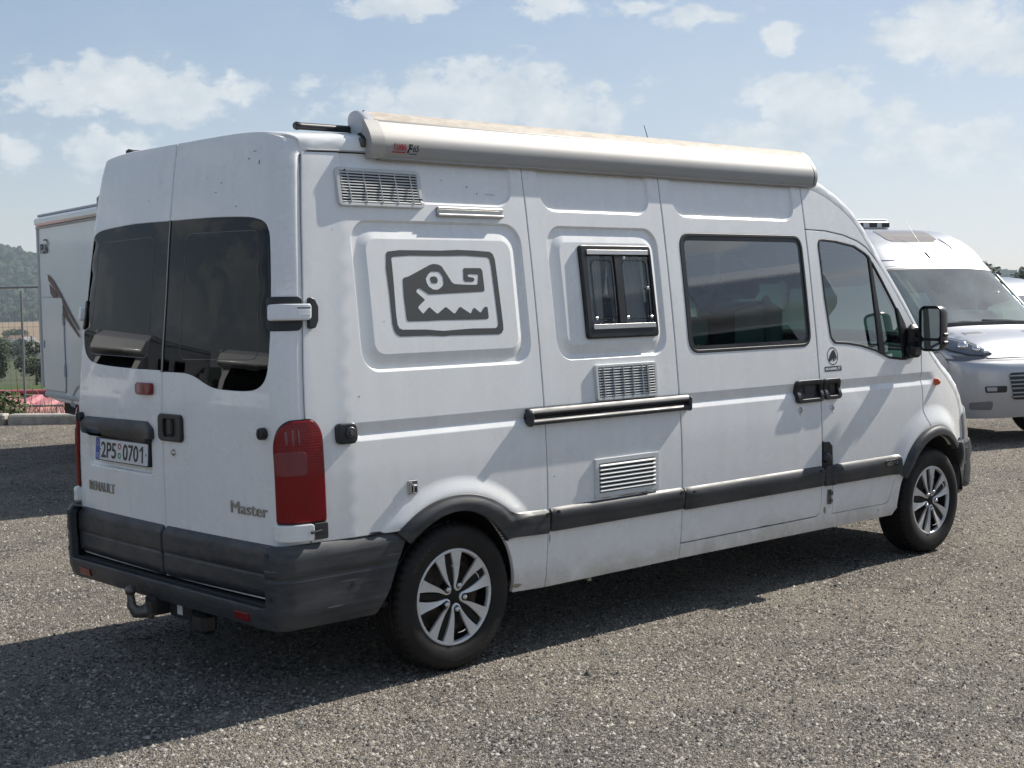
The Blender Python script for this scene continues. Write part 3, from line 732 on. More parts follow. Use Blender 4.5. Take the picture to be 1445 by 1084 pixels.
WR = smooth_open([(-.008, 1.402), (-.14, 1.402), (-.21, 1.400), (-.290, 1.386), (-.380, 1.357), (-.45, 1.342), (-.54, 1.337), (-.70, 1.338), (-.775, 1.351), (-.825, 1.385), (-.847, 1.440), (-.850, 1.556), (-.834, 1.77), (-.812, 1.955), (-.800, 2.012), (-.775, 2.045), (-.732, 2.064), (-.64, 2.079), (-.365, 2.091), (-.008, 2.094)], 6)
RD = {}
for sg, W_ in ((1, WL), (-1, WR)):
    pts = None
    g = [(sg*(gap_y(z)-k), z) for z in np.linspace(.5, 2.36, 60) for k in (.006, .014, .024, .036, .05, .065, .085)]
    hd_ = [(sg*y, zhead(y)-k) for y in np.linspace(.02, .74, 30) for k in (.01, .03)]
    d_ = sheet('rear_door', S_B, rdoor(sg), M_PAINT, ROOT, holes=[W_], loops=[(rrect(.105+k, .79-k, .908+k, 1.10-k, .03), True) for k in (0, .011, .022)] if sg > 0 else [], step=.05, es=.018, lip=.004, flange=.03, pts=g+hd_)
    RD[sg] = d_
    sheet('rear_window', S_B, W_, M_GLASSD, d_, step=.08, es=.02, lip=0, flange=0, d=-.0015)
    # black border print and the thin light heating-line frame on the pane
    yin = .15 if sg < 0 else .14
    IN = rpoly([(sg*yin, 1.46), (sg*.775, 1.47), (sg*.728, 2.022), (sg*yin, 2.030)], .05)
    sheet('window_border', S_B, W_, M_BLACK, d_, holes=[offset_ring(resample(W_ if area(W_) > 0 else W_[::-1], .02), .012)], step=0, es=.02, lip=0, flange=0, d=-.003)
    o2 = offset_ring(resample(IN if area(IN) > 0 else IN[::-1], .02), .0035)
    sheet('window_line', S_B, IN, mat('frit_line', (.10, .10, .105), rough=.5) if sg > 0 else bpy.data.materials['frit_line'], d_, holes=[o2], step=0, es=.03, lip=0, flange=0, d=-.0008)
    sheet('window_seal', S_B, [(sg*.0042, 1.400), (sg*.0105, 1.400), (sg*.0105, 2.096), (sg*.0042, 2.096)], M_RUBBERSEAL, d_, step=0, es=.03, lip=0, flange=.003, d=.0016)
    # plastic cladding on the foot of the door
    cl = rpoly([(sg*.006, .452), (sg*.885, .462), (sg*.905, .575), (sg*.900, .672), (sg*.87, .692), (sg*.006, .690)], [.02, .03, .05, .03, .02, .02])
    def prof(a, b):
        top = sstep((.692-b)/.035); low = sstep((b-.452)/.03)
        return .006+.022*top*low-.007*np.exp(-((b-.568)/.009)**2)-.004*sstep((.566-b)/.02)
    lpp = [([(sg*.006, z), (sg*.9, z)], False) for z in (.555, .562, .568, .574, .581)]
    sheet('cladding', S_B, cl, M_PLASTIC, d_, loops=lpp, step=.035, es=.015, lip=.006, flange=.02, d=prof)
# left door furniture
d1 = RD[1]
bar = rpoly([(.075, 1.083), (.815, 1.074), (.825, 1.13), (.790, 1.158), (.135, 1.166), (.08, 1.135)], [.02, .02, .04, .03, .05, .03])
sheet('number_plate_bar', S_B, bar, M_PLASTIC, d1, step=.03, es=.012, lip=.008, flange=.03, d=lambda a, b: .030-.02*sstep((b-1.12)/.045)*.8)
def knob(y, z, par, r=.026):
    m = MB(); x = float(XR(y, z)); prof = [(0, -.030), (r*.55, -.030), (r*.95, -.026), (r, -.018), (r, .0)]
    m.lathe(prof, 20, (x, y, z), axis='x'); m.box((x-.031, y, z), (.006, .007, r*1.5), bev=.002); return m.build('door_stop', M_BLACK, par, True)
knob(.848, 1.150, d1); knob(-.828, 1.163, RD[-1])
knob(.115, 1.076, d1, .014)
bl = rpoly([(.075, 1.292), (.221, 1.290), (.224, 1.347), (.075, 1.347)], .02)
sheet('brake_lamp', S_B, bl, M_REDD, d1, step=.02, es=.008, lip=.006, flange=.02, d=lambda a, b: .020+.006*np.cos((a-.148)/.08*1.2))
lettering('badge', 'RENAULT', S_B, .787, .788, .285, .047, -1, M_BADGE, d1, th=.006, offset=.0)
# right door furniture
d2 = RD[-1]
hp = rrect(-.193, .018, 1.086, 1.211, .025)
h_ = sheet('door_handle', S_B, hp, M_BLACK, d2, holes=[rrect(-.15, -.03, 1.105, 1.190, .02)], step=.03, es=.01, lip=.005, flange=.012, d=.016)
sheet('handle_back', S_B, rrect(-.152, -.028, 1.103, 1.192, .02), M_INK, d2, step=.03, es=.02, lip=0, flange=0, d=.003)
cup = MB(); x = float(XR(-.09, 1.15)); cup.box((x-.006, -.085, 1.152), (.018, .045, .080), bev=.008); cup.build('handle_cup', M_BLACK, d2)
m = MB(); x = float(XR(-.10, 1.036)); m.lathe([(0, -.012), (.011, -.012), (.015, -.006), (.015, 0)], 18, (x, -.10, 1.036), 'x'); m.box((x-.0125, -.10, 1.036), (.002, .003, .014)); m.build('door_lock', M_CHROME, d2, True)
lettering('badge', 'Master', S_B, -.566, .806, .270, .052, -1, M_BADGE, d2, th=.006, offset=.0)

# licence plate
pl = rpoly([(.676, .951), (.140, .954), (.118, 1.062), (.652, 1.062)], .006)
pc = (float(XR(.4, 1.0))-.004)
def plate_f(a, b): return np.stack([pc+(b-1.0)*.06+0*a, a+0*b, b+0*a], -1)
S_PL = Surf(plate_f, -1)
plate = sheet('licence_plate', S_PL, rrect(.118, .654, .950, 1.062, .008), M_BLACK, ROOT, step=0, es=.02, lip=.002, flange=.02, d=.012)
sheet('plate_face', S_PL, rrect(.123, .649, .955, 1.057, .006), M_PLATE, plate, step=0, es=.02, lip=0, flange=.002, d=.0135)
sheet('eu_band', S_PL, rrect(.605, .648, .956, 1.056, .005), M_EU, plate, step=0, es=.02, lip=0, flange=0, d=.0142)
lettering('lettering', 'CZ', S_PL, .640, .966, .026, .020, -1, M_PRINTWHITE, plate, th=.0004, d=.0144)
m = MB()
for k in range(12):
    a = k*math.pi/6; m.lathe([(0, 0), (.0022, 0)], 6, tuple(S_PL(np.array([.6265+.011*math.cos(a)]), np.array([1.032+.011*math.sin(a)]), np.array([.0146]))[0]), 'x')
m.build('star_ring', mat('plate_yellow', (.7, .5, .05), rough=.5), plate)
for s_, a0, w_ in (('2P5', .588, .152), ('070', .366, .152)):
    lettering('lettering', s_, S_PL, a0, .966, w_, .078, -1, M_INK, plate, th=.001, d=.0142, offset=.012)
sheet('lettering', S_PL, [(.180, .966), (.168, .966), (.168, 1.044), (.178, 1.044), (.200, 1.026), (.200, 1.014), (.180, 1.029)], M_INK, plate, step=0, es=.02, lip=0, flange=.001, d=.0152, smooth=False)
for a0 in (.598, .139):
    m = MB(); m.lathe([(0, 0), (.005, 0)], 12, tuple(S_PL(np.array([a0]), np.array([1.006]), np.array([.0148]))[0]), 'x'); m.build('plate_dot', M_INK, plate)
for b0, mm in ((1.030, M_PRINTRED), (.985, M_GREEN)):
    m = MB(); c_ = tuple(S_PL(np.array([.401]), np.array([b0]), np.array([.0148]))[0]); m.lathe([(.009, 0), (.0155, 0)], 20, c_, 'x'); m.build('registration_seal', mm, plate)

# tail lamps, hinges on the corners
for sg, S in ((-1, S_CR), (1, S_CL)):
    sl = s_u(.083); sr = s_D(.188)
    lo = [(sl+.004, .792), (sr-.004, .790), (sr, .800)]+arc(sr-.062, 1.128, .062, .089, 0, 90, 12)+arc(sl+.090, 1.085, .090, .130, 92, 180, 16)+[(sl, .80)]
    lamp = sheet('tail_lamp', S, lo, M_RED, ROOT, step=.02, es=.01, lip=.008, flange=.03, d=lambda a, b: np.full(np.shape(a), .018))
    sw = sr-sl
    sheet('lamp_lens', S, rrect(sl+.012, sl+.62*sw, .990, 1.088, .02), M_LAMPCLR, lamp, step=.02, es=.01, lip=.002, flange=.002, d=.0215)
    for k in range(3):
        sheet('lamp_reflector', S, rrect(sl+(.24+.11*k)*sw, sl+(.28+.11*k)*sw, 1.115, 1.175+.008*min(k, 1), .006), M_LAMPCLR, lamp, step=.02, es=.01, lip=0, flange=0, d=.0205)
    sheet('lamp_seal', S, [tuple(p) for p in offset_ring(resample(lo if area(lo) > 0 else lo[::-1], .012), -.006)], M_RUBBERSEAL, lamp, step=.04, es=.012, lip=0, flange=.01, d=.003)
    # lower hinge: white casting and a dark block
    hb = rrect(sl-.004, s_D(.118), .716, .786, .012)
    hg = sheet('hinge', S, hb, M_PAINT, ROOT, step=.02, es=.01, lip=.006, flange=.03, d=lambda a, b: .030+.006*sstep((a-s_u(.075))/.02))
    sheet('hinge_notch', S, rrect(s_D(.055), s_D(.105), .735, .762, .004), M_PAINT, hg, step=0, es=.01, lip=.001, flange=.004, d=.026)
    sheet('hinge_block', S, rrect(s_D(.121), s_D(.19), .716, .785, .008), M_PLASTIC, hg, step=.02, es=.01, lip=.004, flange=.03, d=.022)
    m = MB(); p0 = S(np.array([s_D(.10)]), np.array([.752]), np.array([.044]))[0]; p1 = S(np.array([s_D(.15)]), np.array([.755]), np.array([.030]))[0]; m.tube([p0, p1], .006, 8); m.build('hinge_pin', M_BLACK, hg, True)
    # upper hinge with its dark plate on the door and the black stop on the pillar
    a0 = s_u(.10); a1 = s_D(.112)
    hp_ = sheet('hinge_plate', S, rrect(a0, a1, 1.592, 1.735, .022), M_BLACK, ROOT, step=.03, es=.01, lip=.003, flange=.006, d=.006)
    sheet('hinge', S, rrect(a0+.022, s_D(.138), 1.633, 1.700, .014), M_PAINT, hp_, step=.02, es=.01, lip=.007, flange=.03, d=lambda a, b: .030+.012*sstep((a-a0-.02)/.05))
    sheet('hinge_notch', S, rrect(s_D(.075), s_D(.13), 1.650, 1.676, .003), M_PAINT, hp_, step=0, es=.01, lip=.001, flange=.003, d=.0445)
    sheet('hinge_slot', S, rrect(s_D(.075), s_D(.13), 1.679, 1.684, .001), M_INK, hp_, step=0, es=.01, lip=0, flange=.001, d=.0445)
    st = rpoly([(s_D(.137), 1.597), (s_D(.17), 1.60), (s_D(.183), 1.63), (s_D(.183), 1.69), (s_D(.165), 1.722), (s_D(.137), 1.733)], .014)
    sheet('hinge_stop', S, st, M_BLACK, hp_, step=.02, es=.008, lip=.004, flange=.02, d=.020)

# ------------------------------------------------------------------ rear bumper
fil = rpoly([(-.20, -.985), (-.955, -.988), (-.985, -.86), (-.990, 0), (-.985, .86), (-.955, .988), (-.20, .985)], [0, .11, .05, 0, .05, .11, 0], 10)
bpl = resample(fil, .02, False); bps = np.concatenate([[0], np.cumsum(np.hypot(*np.diff(bpl, axis=0).T))])
BL = float(bps[-1])
def bump_prof(s, z):
    return -.014+.026*sstep((.716-z)/.055)-.006*np.exp(-((z-.562)/.010)**2)-.004*sstep((.56-z)/.03)-.035*sstep((.42-z)/.14)
def bump_f(s, z):
    x = np.interp(s, bps, bpl[:, 0]); y = np.interp(s, bps, bpl[:, 1]); e = .03
    tx = np.interp(s+e, bps, bpl[:, 0])-np.interp(s-e, bps, bpl[:, 0]); ty = np.interp(s+e, bps, bpl[:, 1])-np.interp(s-e, bps, bpl[:, 1]); l = np.maximum(np.hypot(tx, ty), 1e-9)
    p = bump_prof(s, z); return np.stack([x-ty/l*p, y+tx/l*p, z+0*s], -1)
S_BU = Surf(bump_f, -1)
def bs_x(x, right=True):
    i = np.where(bpl[:, 0] < -.9)[0][0]; return float(np.interp(-x, -bpl[:i+1, 0], bps[:i+1])) if right else BL-float(np.interp(-x, -bpl[:i+1, 0], bps[:i+1]))
def bs_y(y):
    m_ = np.where(np.abs(bpl[:, 1]) < .93)[0]; return float(np.interp(y, bpl[m_, 1], bps[m_]))
i0 = bs_y(-.893); i1 = bs_y(.893)
e1 = [(bs_x(-.285), .700), (bs_x(-.345), .567), (bs_x(-.395), .448), (bs_x(-.46), .335)]
lpb = [([(0, z), (BL, z)], False) for z in (.545, .554, .562, .570, .579, .70)]
right_end = [(a, b) for a, b in e1[::-1]]
bo = rpoly([(bs_x(-.46), .340), (BL-bs_x(-.46), .340), (BL-bs_x(-.395), .448), (BL-bs_x(-.345), .567), (BL-bs_x(-.285), .700), (i1, .706), (i1, .438), (i0, .438), (i0, .706), (bs_x(-.285), .700), (bs_x(-.345), .567), (bs_x(-.395), .448)],
           [.02, .02, 0, 0, .01, .03, .02, .02, .03, .01, 0, 0])
rb = sheet('rear_bumper', S_BU, bo, M_PLASTIC, ROOT, loops=lpb, step=.035, es=.014, lip=.008, flange=.03)
m = MB()   # top ledge of the step and its underside
for (za, xa) in ((.436, 0), (.350, .0)):
    ys = np.linspace(-.90, .90, 31); V = []; F = []
    for k, y in enumerate(ys): V += [(-.986+.02*abs(y)**4 if za > .4 else -.95, y, za), (-.90, y, za+(.004 if za > .4 else 0))]
    for k in range(30): F.append((2*k, 2*k+1, 2*k+3, 2*k+2))
    m.add(V, F)
m.build('step_top', M_PLASTIC, rb)
m = MB(); m.box((-.955, 0, .4425), (.012, 1.74, .006)); m.build('step_seam', mat('seam_dirt', (.04, .038, .035), rough=.9), rb)
# top shelf of the bumper corners
for sg in (-1, 1):
    V = []; F = []; xs_ = [s for s in bps if (s < i0+.02 if sg < 0 else s > i1-.02)]
    for s in xs_:
        o = S_BU(np.array([s]), np.array([.700]), np.array([-.004]))[0]; i_ = S_BU(np.array([s]), np.array([.708]), np.array([-.06]))[0]; V += [o, i_]
    for k in range(len(xs_)-1): F.append((2*k, 2*k+1, 2*k+3, 2*k+2))
    mesh_ob('bumper_top', V, F, M_PLASTIC, rb)
for y in (-.727, .727):
    sheet('reflector', S_BU, rrect(bs_y(y)-.055, bs_y(y)+.055, .368, .404, .006), M_REDD, rb, step=0, es=.01, lip=.002, flange=.01, d=.006)
for s_, z_ in ((bs_y(-.915), .665), (bs_y(-.935), .48), (bs_x(-.60), .50), (BL-bs_y(-.915), .665), (BL-bs_y(-.935), .48)):
    m = MB(); p = S_BU(np.array([s_]), np.array([z_]), np.array([.001]))[0]; q = S_BU(np.array([s_]), np.array([z_]), np.array([-.006]))[0]; m.tube([q, p+(p-q)*.2], .011, 12); m.build('bumper_screw', M_INK, rb)
# torn strip over the bumper edge
sheet('bumper_clip', S_BU, rrect(bs_x(-.50), bs_x(-.40), .694, .708, .004), M_BLACK, rb, step=0, es=.01, lip=.001, flange=.01, d=.012)

# tow bar
tow = MB(); tow.box((-.80, .0, .335), (.16, 1.0, .06), bev=.008); tow.box((-.93, .06, .315), (.14, .10, .085), bev=.01); tow.box((-.915, -.10, .305), (.03, .20, .075), bev=.006)
tow = tow.build('tow_bar', M_UNDER, ROOT)
m = MB(); m.tube([(-.97, .075, .305), (-1.01, .085, .285), (-1.045, .105, .285), (-1.06, .12, .315), (-1.06, .125, .365)], [.030, .032, .030, .022, .017], 14); m.ico((-1.06, .126, .385), .026, sub=2); m.build('tow_ball', M_STEEL, tow, True, 60)
m = MB(); m.box((-1.005, .045, .295), (.02, .05, .075), bev=.004); m.build('tow_plate', M_RUST, tow)
m = MB(); m.box((-.932, -.10, .313), (.004, .045, .055)); m.build('tow_label', M_PLATE, tow)
m = MB(); m.box((-.90, -.26, .27), (.08, .12, .10), bev=.02); m.build('tow_socket', M_BLACK, tow)

def marks(name, S, spots, material, parent, d=.0008):
    m = MB(); rr = random.Random(len(spots))
    for (a, b, ra, rb) in spots:
        n = 7; A = np.array([a+ra*math.cos(k*6.283/n)*rr.uniform(.6, 1.2) for k in range(n)]); B = np.array([b+rb*math.sin(k*6.283/n)*rr.uniform(.6, 1.2) for k in range(n)])
        m.add(S(A, B, np.full(n, d)), [tuple(range(n)) if S.sign > 0 else tuple(range(n-1, -1, -1))])
    m.build(name, material, parent)['kind'] = 'stuff'
M_CHIP = mat('paint_chip', (.13, .13, .14), rough=.8); M_DIRT = mat('dirt_mark', (.30, .24, .18), rough=.95); M_SCUFF = mat('plastic_scuff', (.12, .12, .125), rough=.6)
marks('paint_chips', S_B, [(-.42, 2.24, .006, .004), (-.38, 2.20, .012, .002), (-.55, 2.13, .004, .005), (-.30, 2.27, .003, .003), (.11, 2.28, .004, .004), (.22, 2.20, .008, .002), (-.62, 2.33, .012, .003), (-.70, 2.31, .004, .012), (-.66, 2.36, .016, .002), (-.50, .74, .003, .003), (-.10, 1.32, .002, .003), (.45, 1.26, .003, .003)], M_CHIP, ROOT)
marks('paint_chips', S_R, [(-.12, 2.25, .005, .005), (.22, 2.235, .006, .004), (.28, 2.205, .004, .004), (.36, 2.203, .05, .0015), (.07, 2.26, .003, .004), (-.52, 1.30, .004, .004), (-.58, 2.02, .003, .003), (.62, .845, .010, .003), (2.3, .395, .05, .003), (2.1, .392, .03, .002), (2.45, .390, .04, .002), (-.35, 1.62, .003, .003), (3.45, .355, .008, .006)], M_CHIP, ROOT)
marks('dirt_marks', S_R, [(1.26, .698, .05, .004), (1.14, .700, .09, .003), (.98, .701, .05, .003), (.585, .55, .004, .03), (-.30, .712, .06, .006), (.38, .34, .03, .012), (2.87, .42, .012, .03), (2.62, 1.01, .003, .02), (2.94, 1.00, .003, .016)], M_DIRT, ROOT)
marks('scuffs', S_BU, [(bs_x(-.42), .66, .05, .002), (bs_x(-.50), .655, .09, .0025), (bs_x(-.62), .52, .07, .002), (bs_x(-.38), .60, .04, .003), (bs_y(-.95), .60, .04, .004), (bs_y(-.5), .40, .08, .002), (bs_x(-.7), .42, .06, .003)], M_SCUFF, ROOT, .0012)

# ------------------------------------------------------------------ side furniture
def strip(name, x0, x1, z0, z1, S, parent, dep=.026, caps=(True, True), r=.012):
    o = rpoly([(x0, z0), (x1, z0), (x1, z1), (x0, z1)], r)
    def prof(a, b):
        q = (b-z0)/(z1-z0); e = .006+dep*sstep((1-q)/.22)*(.62+.38*sstep(q/.5))
        if caps[0]: e = e*(.72+.28*sstep((a-x0)/.05))
        if caps[1]: e = e*(.90+.10*sstep((x1-a)/.03))
        return e
    o_ = sheet(name, S, o, M_PLASTIC, parent, step=.03, es=.014, lip=.005, flange=.03, d=prof)
    return o_
def plug(x, z, S, parent, d):
    p = S(np.array([x]), np.array([z]), np.array([d+.0015]))[0]; q = S(np.array([x]), np.array([z]), np.array([d-.004]))[0]; m = MB(); m.tube([q, p], .0105, 12); m.build('trim_plug', M_INK, parent)
def arch_ring(S, cx, cz, ro, ri, a0, a1, parent, name='arch_trim', foot=None):
    o = arc(cx, cz, ro[0], ro[1], a0, a1, 44); i = arc(ri[0], ri[1], ri[2], ri[3], a1, a0, 44)
    def prof(x, z):
        k = (ell(x, z, cx, cz, *ro)-.80)/.20
        return .008+.022*sstep((1-k)/.35)
    lp_ = [([(cx*(1-q)+ri[0]*q+(ro[0]*(1-q)+ri[2]*q)*math.cos(math.radians(a)), cz+(ro[1]*(1-q)+ri[3]*q)*math.sin(math.radians(a))) for a in np.linspace(a0, a1, 60)], False) for q in (.12, .25, .4, .6, .8)]
    return sheet(name, S, o+i, M_PLASTIC, parent, loops=lp_, step=.03, es=.014, lip=.006, flange=.035, d=prof)
for S in (S_R, S_L):
    out_ = arc(-.01, .345, .50, .481, 134, 50, 36)+[(.345, .700), (.372, .696), (.557, .692), (.569, .682), (.569, .585), (.560, .575), (.345, .583), (.296, .578)]+[p for p in arc(*RA, 34, 134, 40)]
    def aprof(x, z):
        k = (ell(x, z, -.01, .345, .50, .481)-.80)/.20; ring = .006+.017*sstep((1-k)/.45); st = .006+.020*sstep((.700-z)/.035)
        q = sstep((x-.27)/.10); return ring*(1-q)+st*q
    lq_ = [([(-.01*(1-q)-.022*q+(.50*(1-q)+.384*q)*math.cos(math.radians(a_)), .345+(.481*(1-q)+.405*q)*math.sin(math.radians(a_))) for a_ in np.linspace(134, 36, 50)], False) for q in (.12, .25, .42, .6, .8)]+[([(.38, z_), (.56, z_)], False) for z_ in (.688, .676, .664)]
    strip_ = sheet('arch_trim', S, out_, M_PLASTIC, ROOT, loops=lq_, step=.03, es=.014, lip=.006, flange=.035, d=aprof)
    plug(.548, .668, S, strip_, .030); 
    arch_ring(S, 4.06, .345, (.468, .503), FA, 154, 47, ROOT)
    if S is S_R:
        a_ = strip('side_trim', .584, 1.560, .580, .694, S, ROOT); plug(.625, .672, S, a_, .024); plug(1.535, .668, S, a_, .028)
        a_ = strip('side_trim', 1.574, 2.824, .572, .690, S, ROOT); plug(1.64, .660, S, a_, .024); plug(2.79, .664, S, a_, .028)
        a_ = strip('side_trim', 2.955, 3.634, .568, .688, S, ROOT); plug(3.005, .655, S, a_, .024)
        bd = sheet('badge', S, rrect(3.452, 3.602, .622, .664, .018), M_BLACK, a_, step=0, es=.01, lip=.002, flange=.006, d=.034)
        lettering('lettering', 'dCi 90', S, 3.468, .633, .118, .021, 1, M_CHROME, a_, th=.001, d=.0345)
    else:
        strip('side_trim', .584, 2.824, .574, .690, S, ROOT); strip('side_trim', 2.955, 3.634, .568, .688, S, ROOT)

# door pillar cup and cover, striker, locks
cup = sheet('pillar_cup', S_R, rpoly([(2.838, .672), (2.932, .672), (2.932, .800), (2.905, .828), (2.838, .830)], [.004, .01, .03, .03, .004]), M_BLACK, ROOT, step=.03, es=.01, lip=.004, flange=.02, d=.003)
m = MB(); p = S_R(np.array([2.868]), np.array([.735]), np.array([.004]))[0]; m.ico(p, .028, 1.1, sub=2); m.build('cup_knob', M_PLASTIC, cup, True, 60)
sheet('pillar_cover', S_R, rpoly([(2.840, .568), (2.944, .568), (2.944, .672), (2.925, .690), (2.860, .684), (2.840, .672)], .012), M_PLASTIC, ROOT, step=.02, es=.01, lip=.006, flange=.03, d=lambda a, b: .022+.010*sstep((a-2.885)/.03))
m = MB()
for (x, z, w, h_, d_) in ((2.905, .497, .036, .088, .008), (2.914, .475, .020, .020, .018), (2.914, .520, .022, .024, .018)):
    p = S_R(np.array([x]), np.array([z]), np.array([d_/2]))[0]; m.box(p, (w, d_, h_), bev=.002)
m.build('step_hinge', M_STEEL, ROOT)
def lockcyl(x, z, nm='door_lock'):
    p = S_R(np.array([x]), np.array([z]), np.array([0.]))[0]; m = MB(); m.lathe([(0, -.008), (.012, -.008), (.0165, -.003), (.0165, .004)], 18, p); m.box((p[0], p[1]-.0085, p[2]), (.003, .002, .014)); m.build(nm, M_CHROME, ROOT, True)
lockcyl(2.625, 1.032); lockcyl(2.940, 1.026)
# door handles
for (x0, x1, z0, z1, nm) in ((2.580, 2.838, 1.072, 1.203, 'slide_handle'), (2.850, 3.018, 1.078, 1.200, 'front_handle')):
    b_ = sheet(nm, S_R, rrect(x0, x1, z0, z1, .026), M_BLACK, ROOT, holes=[rrect(x0+.035, x1-.03, z0+.022, z1-.022, .018)], step=.03, es=.01, lip=.005, flange=.03, d=.026)
    sheet('handle_pull', S_R, rrect(x0+.012, x1-.010, z0+.018, z1-.018, .012), M_BLACK, b_, step=.03, es=.01, lip=.003, flange=.01, d=.006)
    p = S_R(np.array([x0+.06+(x1-x0-.08)*.5]), np.array([(z0+z1)/2+.004]), np.array([.006]))[0]
    mm = MB(); mm.box(p, ((x1-x0-.075)*.62, .020, (z1-z0)*.60), bev=.007); mm.build('handle_grip', M_BLACK, b_)
# slide rail
rl = rrect(.446, 1.630, 1.102, 1.186, .02)
def rprof(a, b): return .014+.028*np.exp(-((b-1.166)/.020)**2)+.022*np.exp(-((b-1.112)/.013)**2)-.016*np.exp(-((b-1.136)/.011)**2)
rail = sheet('slide_rail', S_R, rl, M_PLASTIC, ROOT, loops=[([(.45, z), (1.628, z)], False) for z in (1.115, 1.124, 1.130, 1.138, 1.146, 1.152, 1.160, 1.172)], step=.06, es=.014, lip=.004, flange=.03, d=rprof)
sheet('rail_slot', S_R, rrect(.480, 1.625, 1.125, 1.146, .004), M_INK, rail, step=.08, es=.03, lip=0, flange=0, d=.018)
m = MB(); p = S_R(np.array([.462]), np.array([1.144]), np.array([.03]))[0]; m.box(p, (.034, .05, .080), bev=.014); m.build('rail_cap', M_PLASTIC, rail, True, 40)
m = MB(); p = S_R(np.array([1.622]), np.array([1.144]), np.array([.03]))[0]; m.box(p, (.022, .045, .080), bev=.010); m.build('rail_cap', M_PLASTIC, rail, True, 40)
# rubber door buffer on the quarter panel
bf = sheet('door_buffer', S_R, rrect(-.658, -.562, 1.104, 1.192, .022), M_BLACK, ROOT, step=.02, es=.008, lip=.010, flange=.03, d=.032)
m = MB(); p = S_R(np.array([-.598]), np.array([1.150]), np.array([.034]))[0]; m.lathe([(0, -.006), (.022, -.006), (.026, -.002), (.026, .008)], 24, p); m.build('buffer_pad', M_PLASTIC, bf, True)
m = MB(); p = S_R(np.array([-.60]), np.array([1.150]), np.array([.038]))[0]; m.lathe([(0, -.010), (.010, -.010), (.012, -.002)], 16, p); m.build('buffer_screw', M_STEEL, bf, True)
# bright catch on the quarter
p = S_R(np.array([-.260]), np.array([.883]), np.array([0.]))[0]
m = MB(); m.box((p[0], p[1]-.004, p[2]), (.052, .008, .062), bev=.002); m.box((p[0]+.002, p[1]-.014, p[2]-.006), (.024, .020, .038), bev=.004); m.box((p[0]-.018, p[1]-.012, p[2]), (.008, .014, .05), bev=.002); ct = m.build('tent_catch', M_CHROME, ROOT)
m = MB(); m.box((p[0]+.002, p[1]-.0255, p[2]-.008), (.012, .003, .020)); m.build('catch_slot', M_INK, ct)

# emblem films
EFO = [(-0.304,1.918),(-0.294,1.928),(-0.225,1.935),(0.017,1.935),(0.112,1.939),(0.208,1.937),(0.312,1.932),(0.33,1.921),(0.34,1.896),(0.353,1.587),(0.351,1.563),(0.338,1.548),(0.321,1.543),(0.158,1.545),(0.031,1.547),(-0.019,1.545),(-0.104,1.55),(-0.266,1.551),(-0.285,1.56),(-0.298,1.576),(-0.305,1.609),(-0.307,1.747),(-0.312,1.854),(-0.307,1.891)]
EFI = [(-0.277,1.898),(-0.267,1.905),(-0.169,1.911),(-0.023,1.91),(0.077,1.911),(0.153,1.913),(0.295,1.906),(0.307,1.896),(0.312,1.864),(0.323,1.593),(0.315,1.578),(0.301,1.573),(0.161,1.575),(0.065,1.572),(-0.016,1.569),(-0.119,1.578),(-0.251,1.581),(-0.268,1.587),(-0.277,1.604),(-0.28,1.655),(-0.277,1.803)]
EHD = [(-0.224,1.802),(-0.217,1.812),(-0.199,1.815),(-0.18,1.821),(-0.059,1.87),(-0.037,1.874),(-0.01,1.871),(0.008,1.863),(0.017,1.851),(0.061,1.789),(0.075,1.782),(0.123,1.779),(0.206,1.777),(0.219,1.782),(0.226,1.82),(0.222,1.826),(0.167,1.827),(0.159,1.821),(0.164,1.814),(0.191,1.811),(0.2,1.805),(0.197,1.796),(0.188,1.792),(0.143,1.792),(0.133,1.801),(0.137,1.849),(0.142,1.855),(0.236,1.855),(0.248,1.852),(0.254,1.839),(0.256,1.756),(0.253,1.747),(0.241,1.745),(-0.082,1.735),(-0.128,1.761),(-0.139,1.764),(-0.151,1.757),(-0.153,1.746),(-0.109,1.713),(-0.113,1.708),(-0.149,1.682),(-0.151,1.675),(-0.129,1.651),(-0.123,1.651),(-0.089,1.677),(-0.083,1.676),(-0.047,1.649),(-0.038,1.649),(0.006,1.676),(0.014,1.676),(0.055,1.647),(0.063,1.647),(0.092,1.675),(0.1,1.675),(0.154,1.645),(0.16,1.646),(0.176,1.668),(0.184,1.67),(0.215,1.648),(0.223,1.65),(0.243,1.671),(0.255,1.675),(0.265,1.67),(0.266,1.624),(0.257,1.617),(0.198,1.616),(-0.023,1.618),(-0.109,1.616),(-0.214,1.617),(-0.222,1.623),(-0.227,1.728)]
EEY = [(-0.092,1.807),(-0.074,1.828),(-0.057,1.839),(-0.014,1.839),(0.0,1.828),(0.009,1.816),(0.012,1.787),(0.006,1.775),(-0.018,1.76),(-0.031,1.756),(-0.055,1.758),(-0.078,1.771),(-0.088,1.788)]
EPU = [(-0.066,1.811),(-0.057,1.816),(-0.038,1.817),(-0.027,1.812),(-0.022,1.799),(-0.027,1.788),(-0.036,1.785),(-0.059,1.787),(-0.064,1.797)]
em = sheet('emblem', S_R, EFO, M_STICKER, ROOT, holes=[EFI], step=.05, es=.02, lip=0, flange=.0005, d=.0012, smooth=False)
sheet('emblem_head', S_R, EHD, M_STICKER, em, holes=[EEY], step=.05, es=.02, lip=0, flange=.0005, d=.0012, smooth=False)
sheet('emblem_eye', S_R, EPU, M_STICKER, em, step=.05, es=.02, lip=0, flange=.0005, d=.0012, smooth=False)
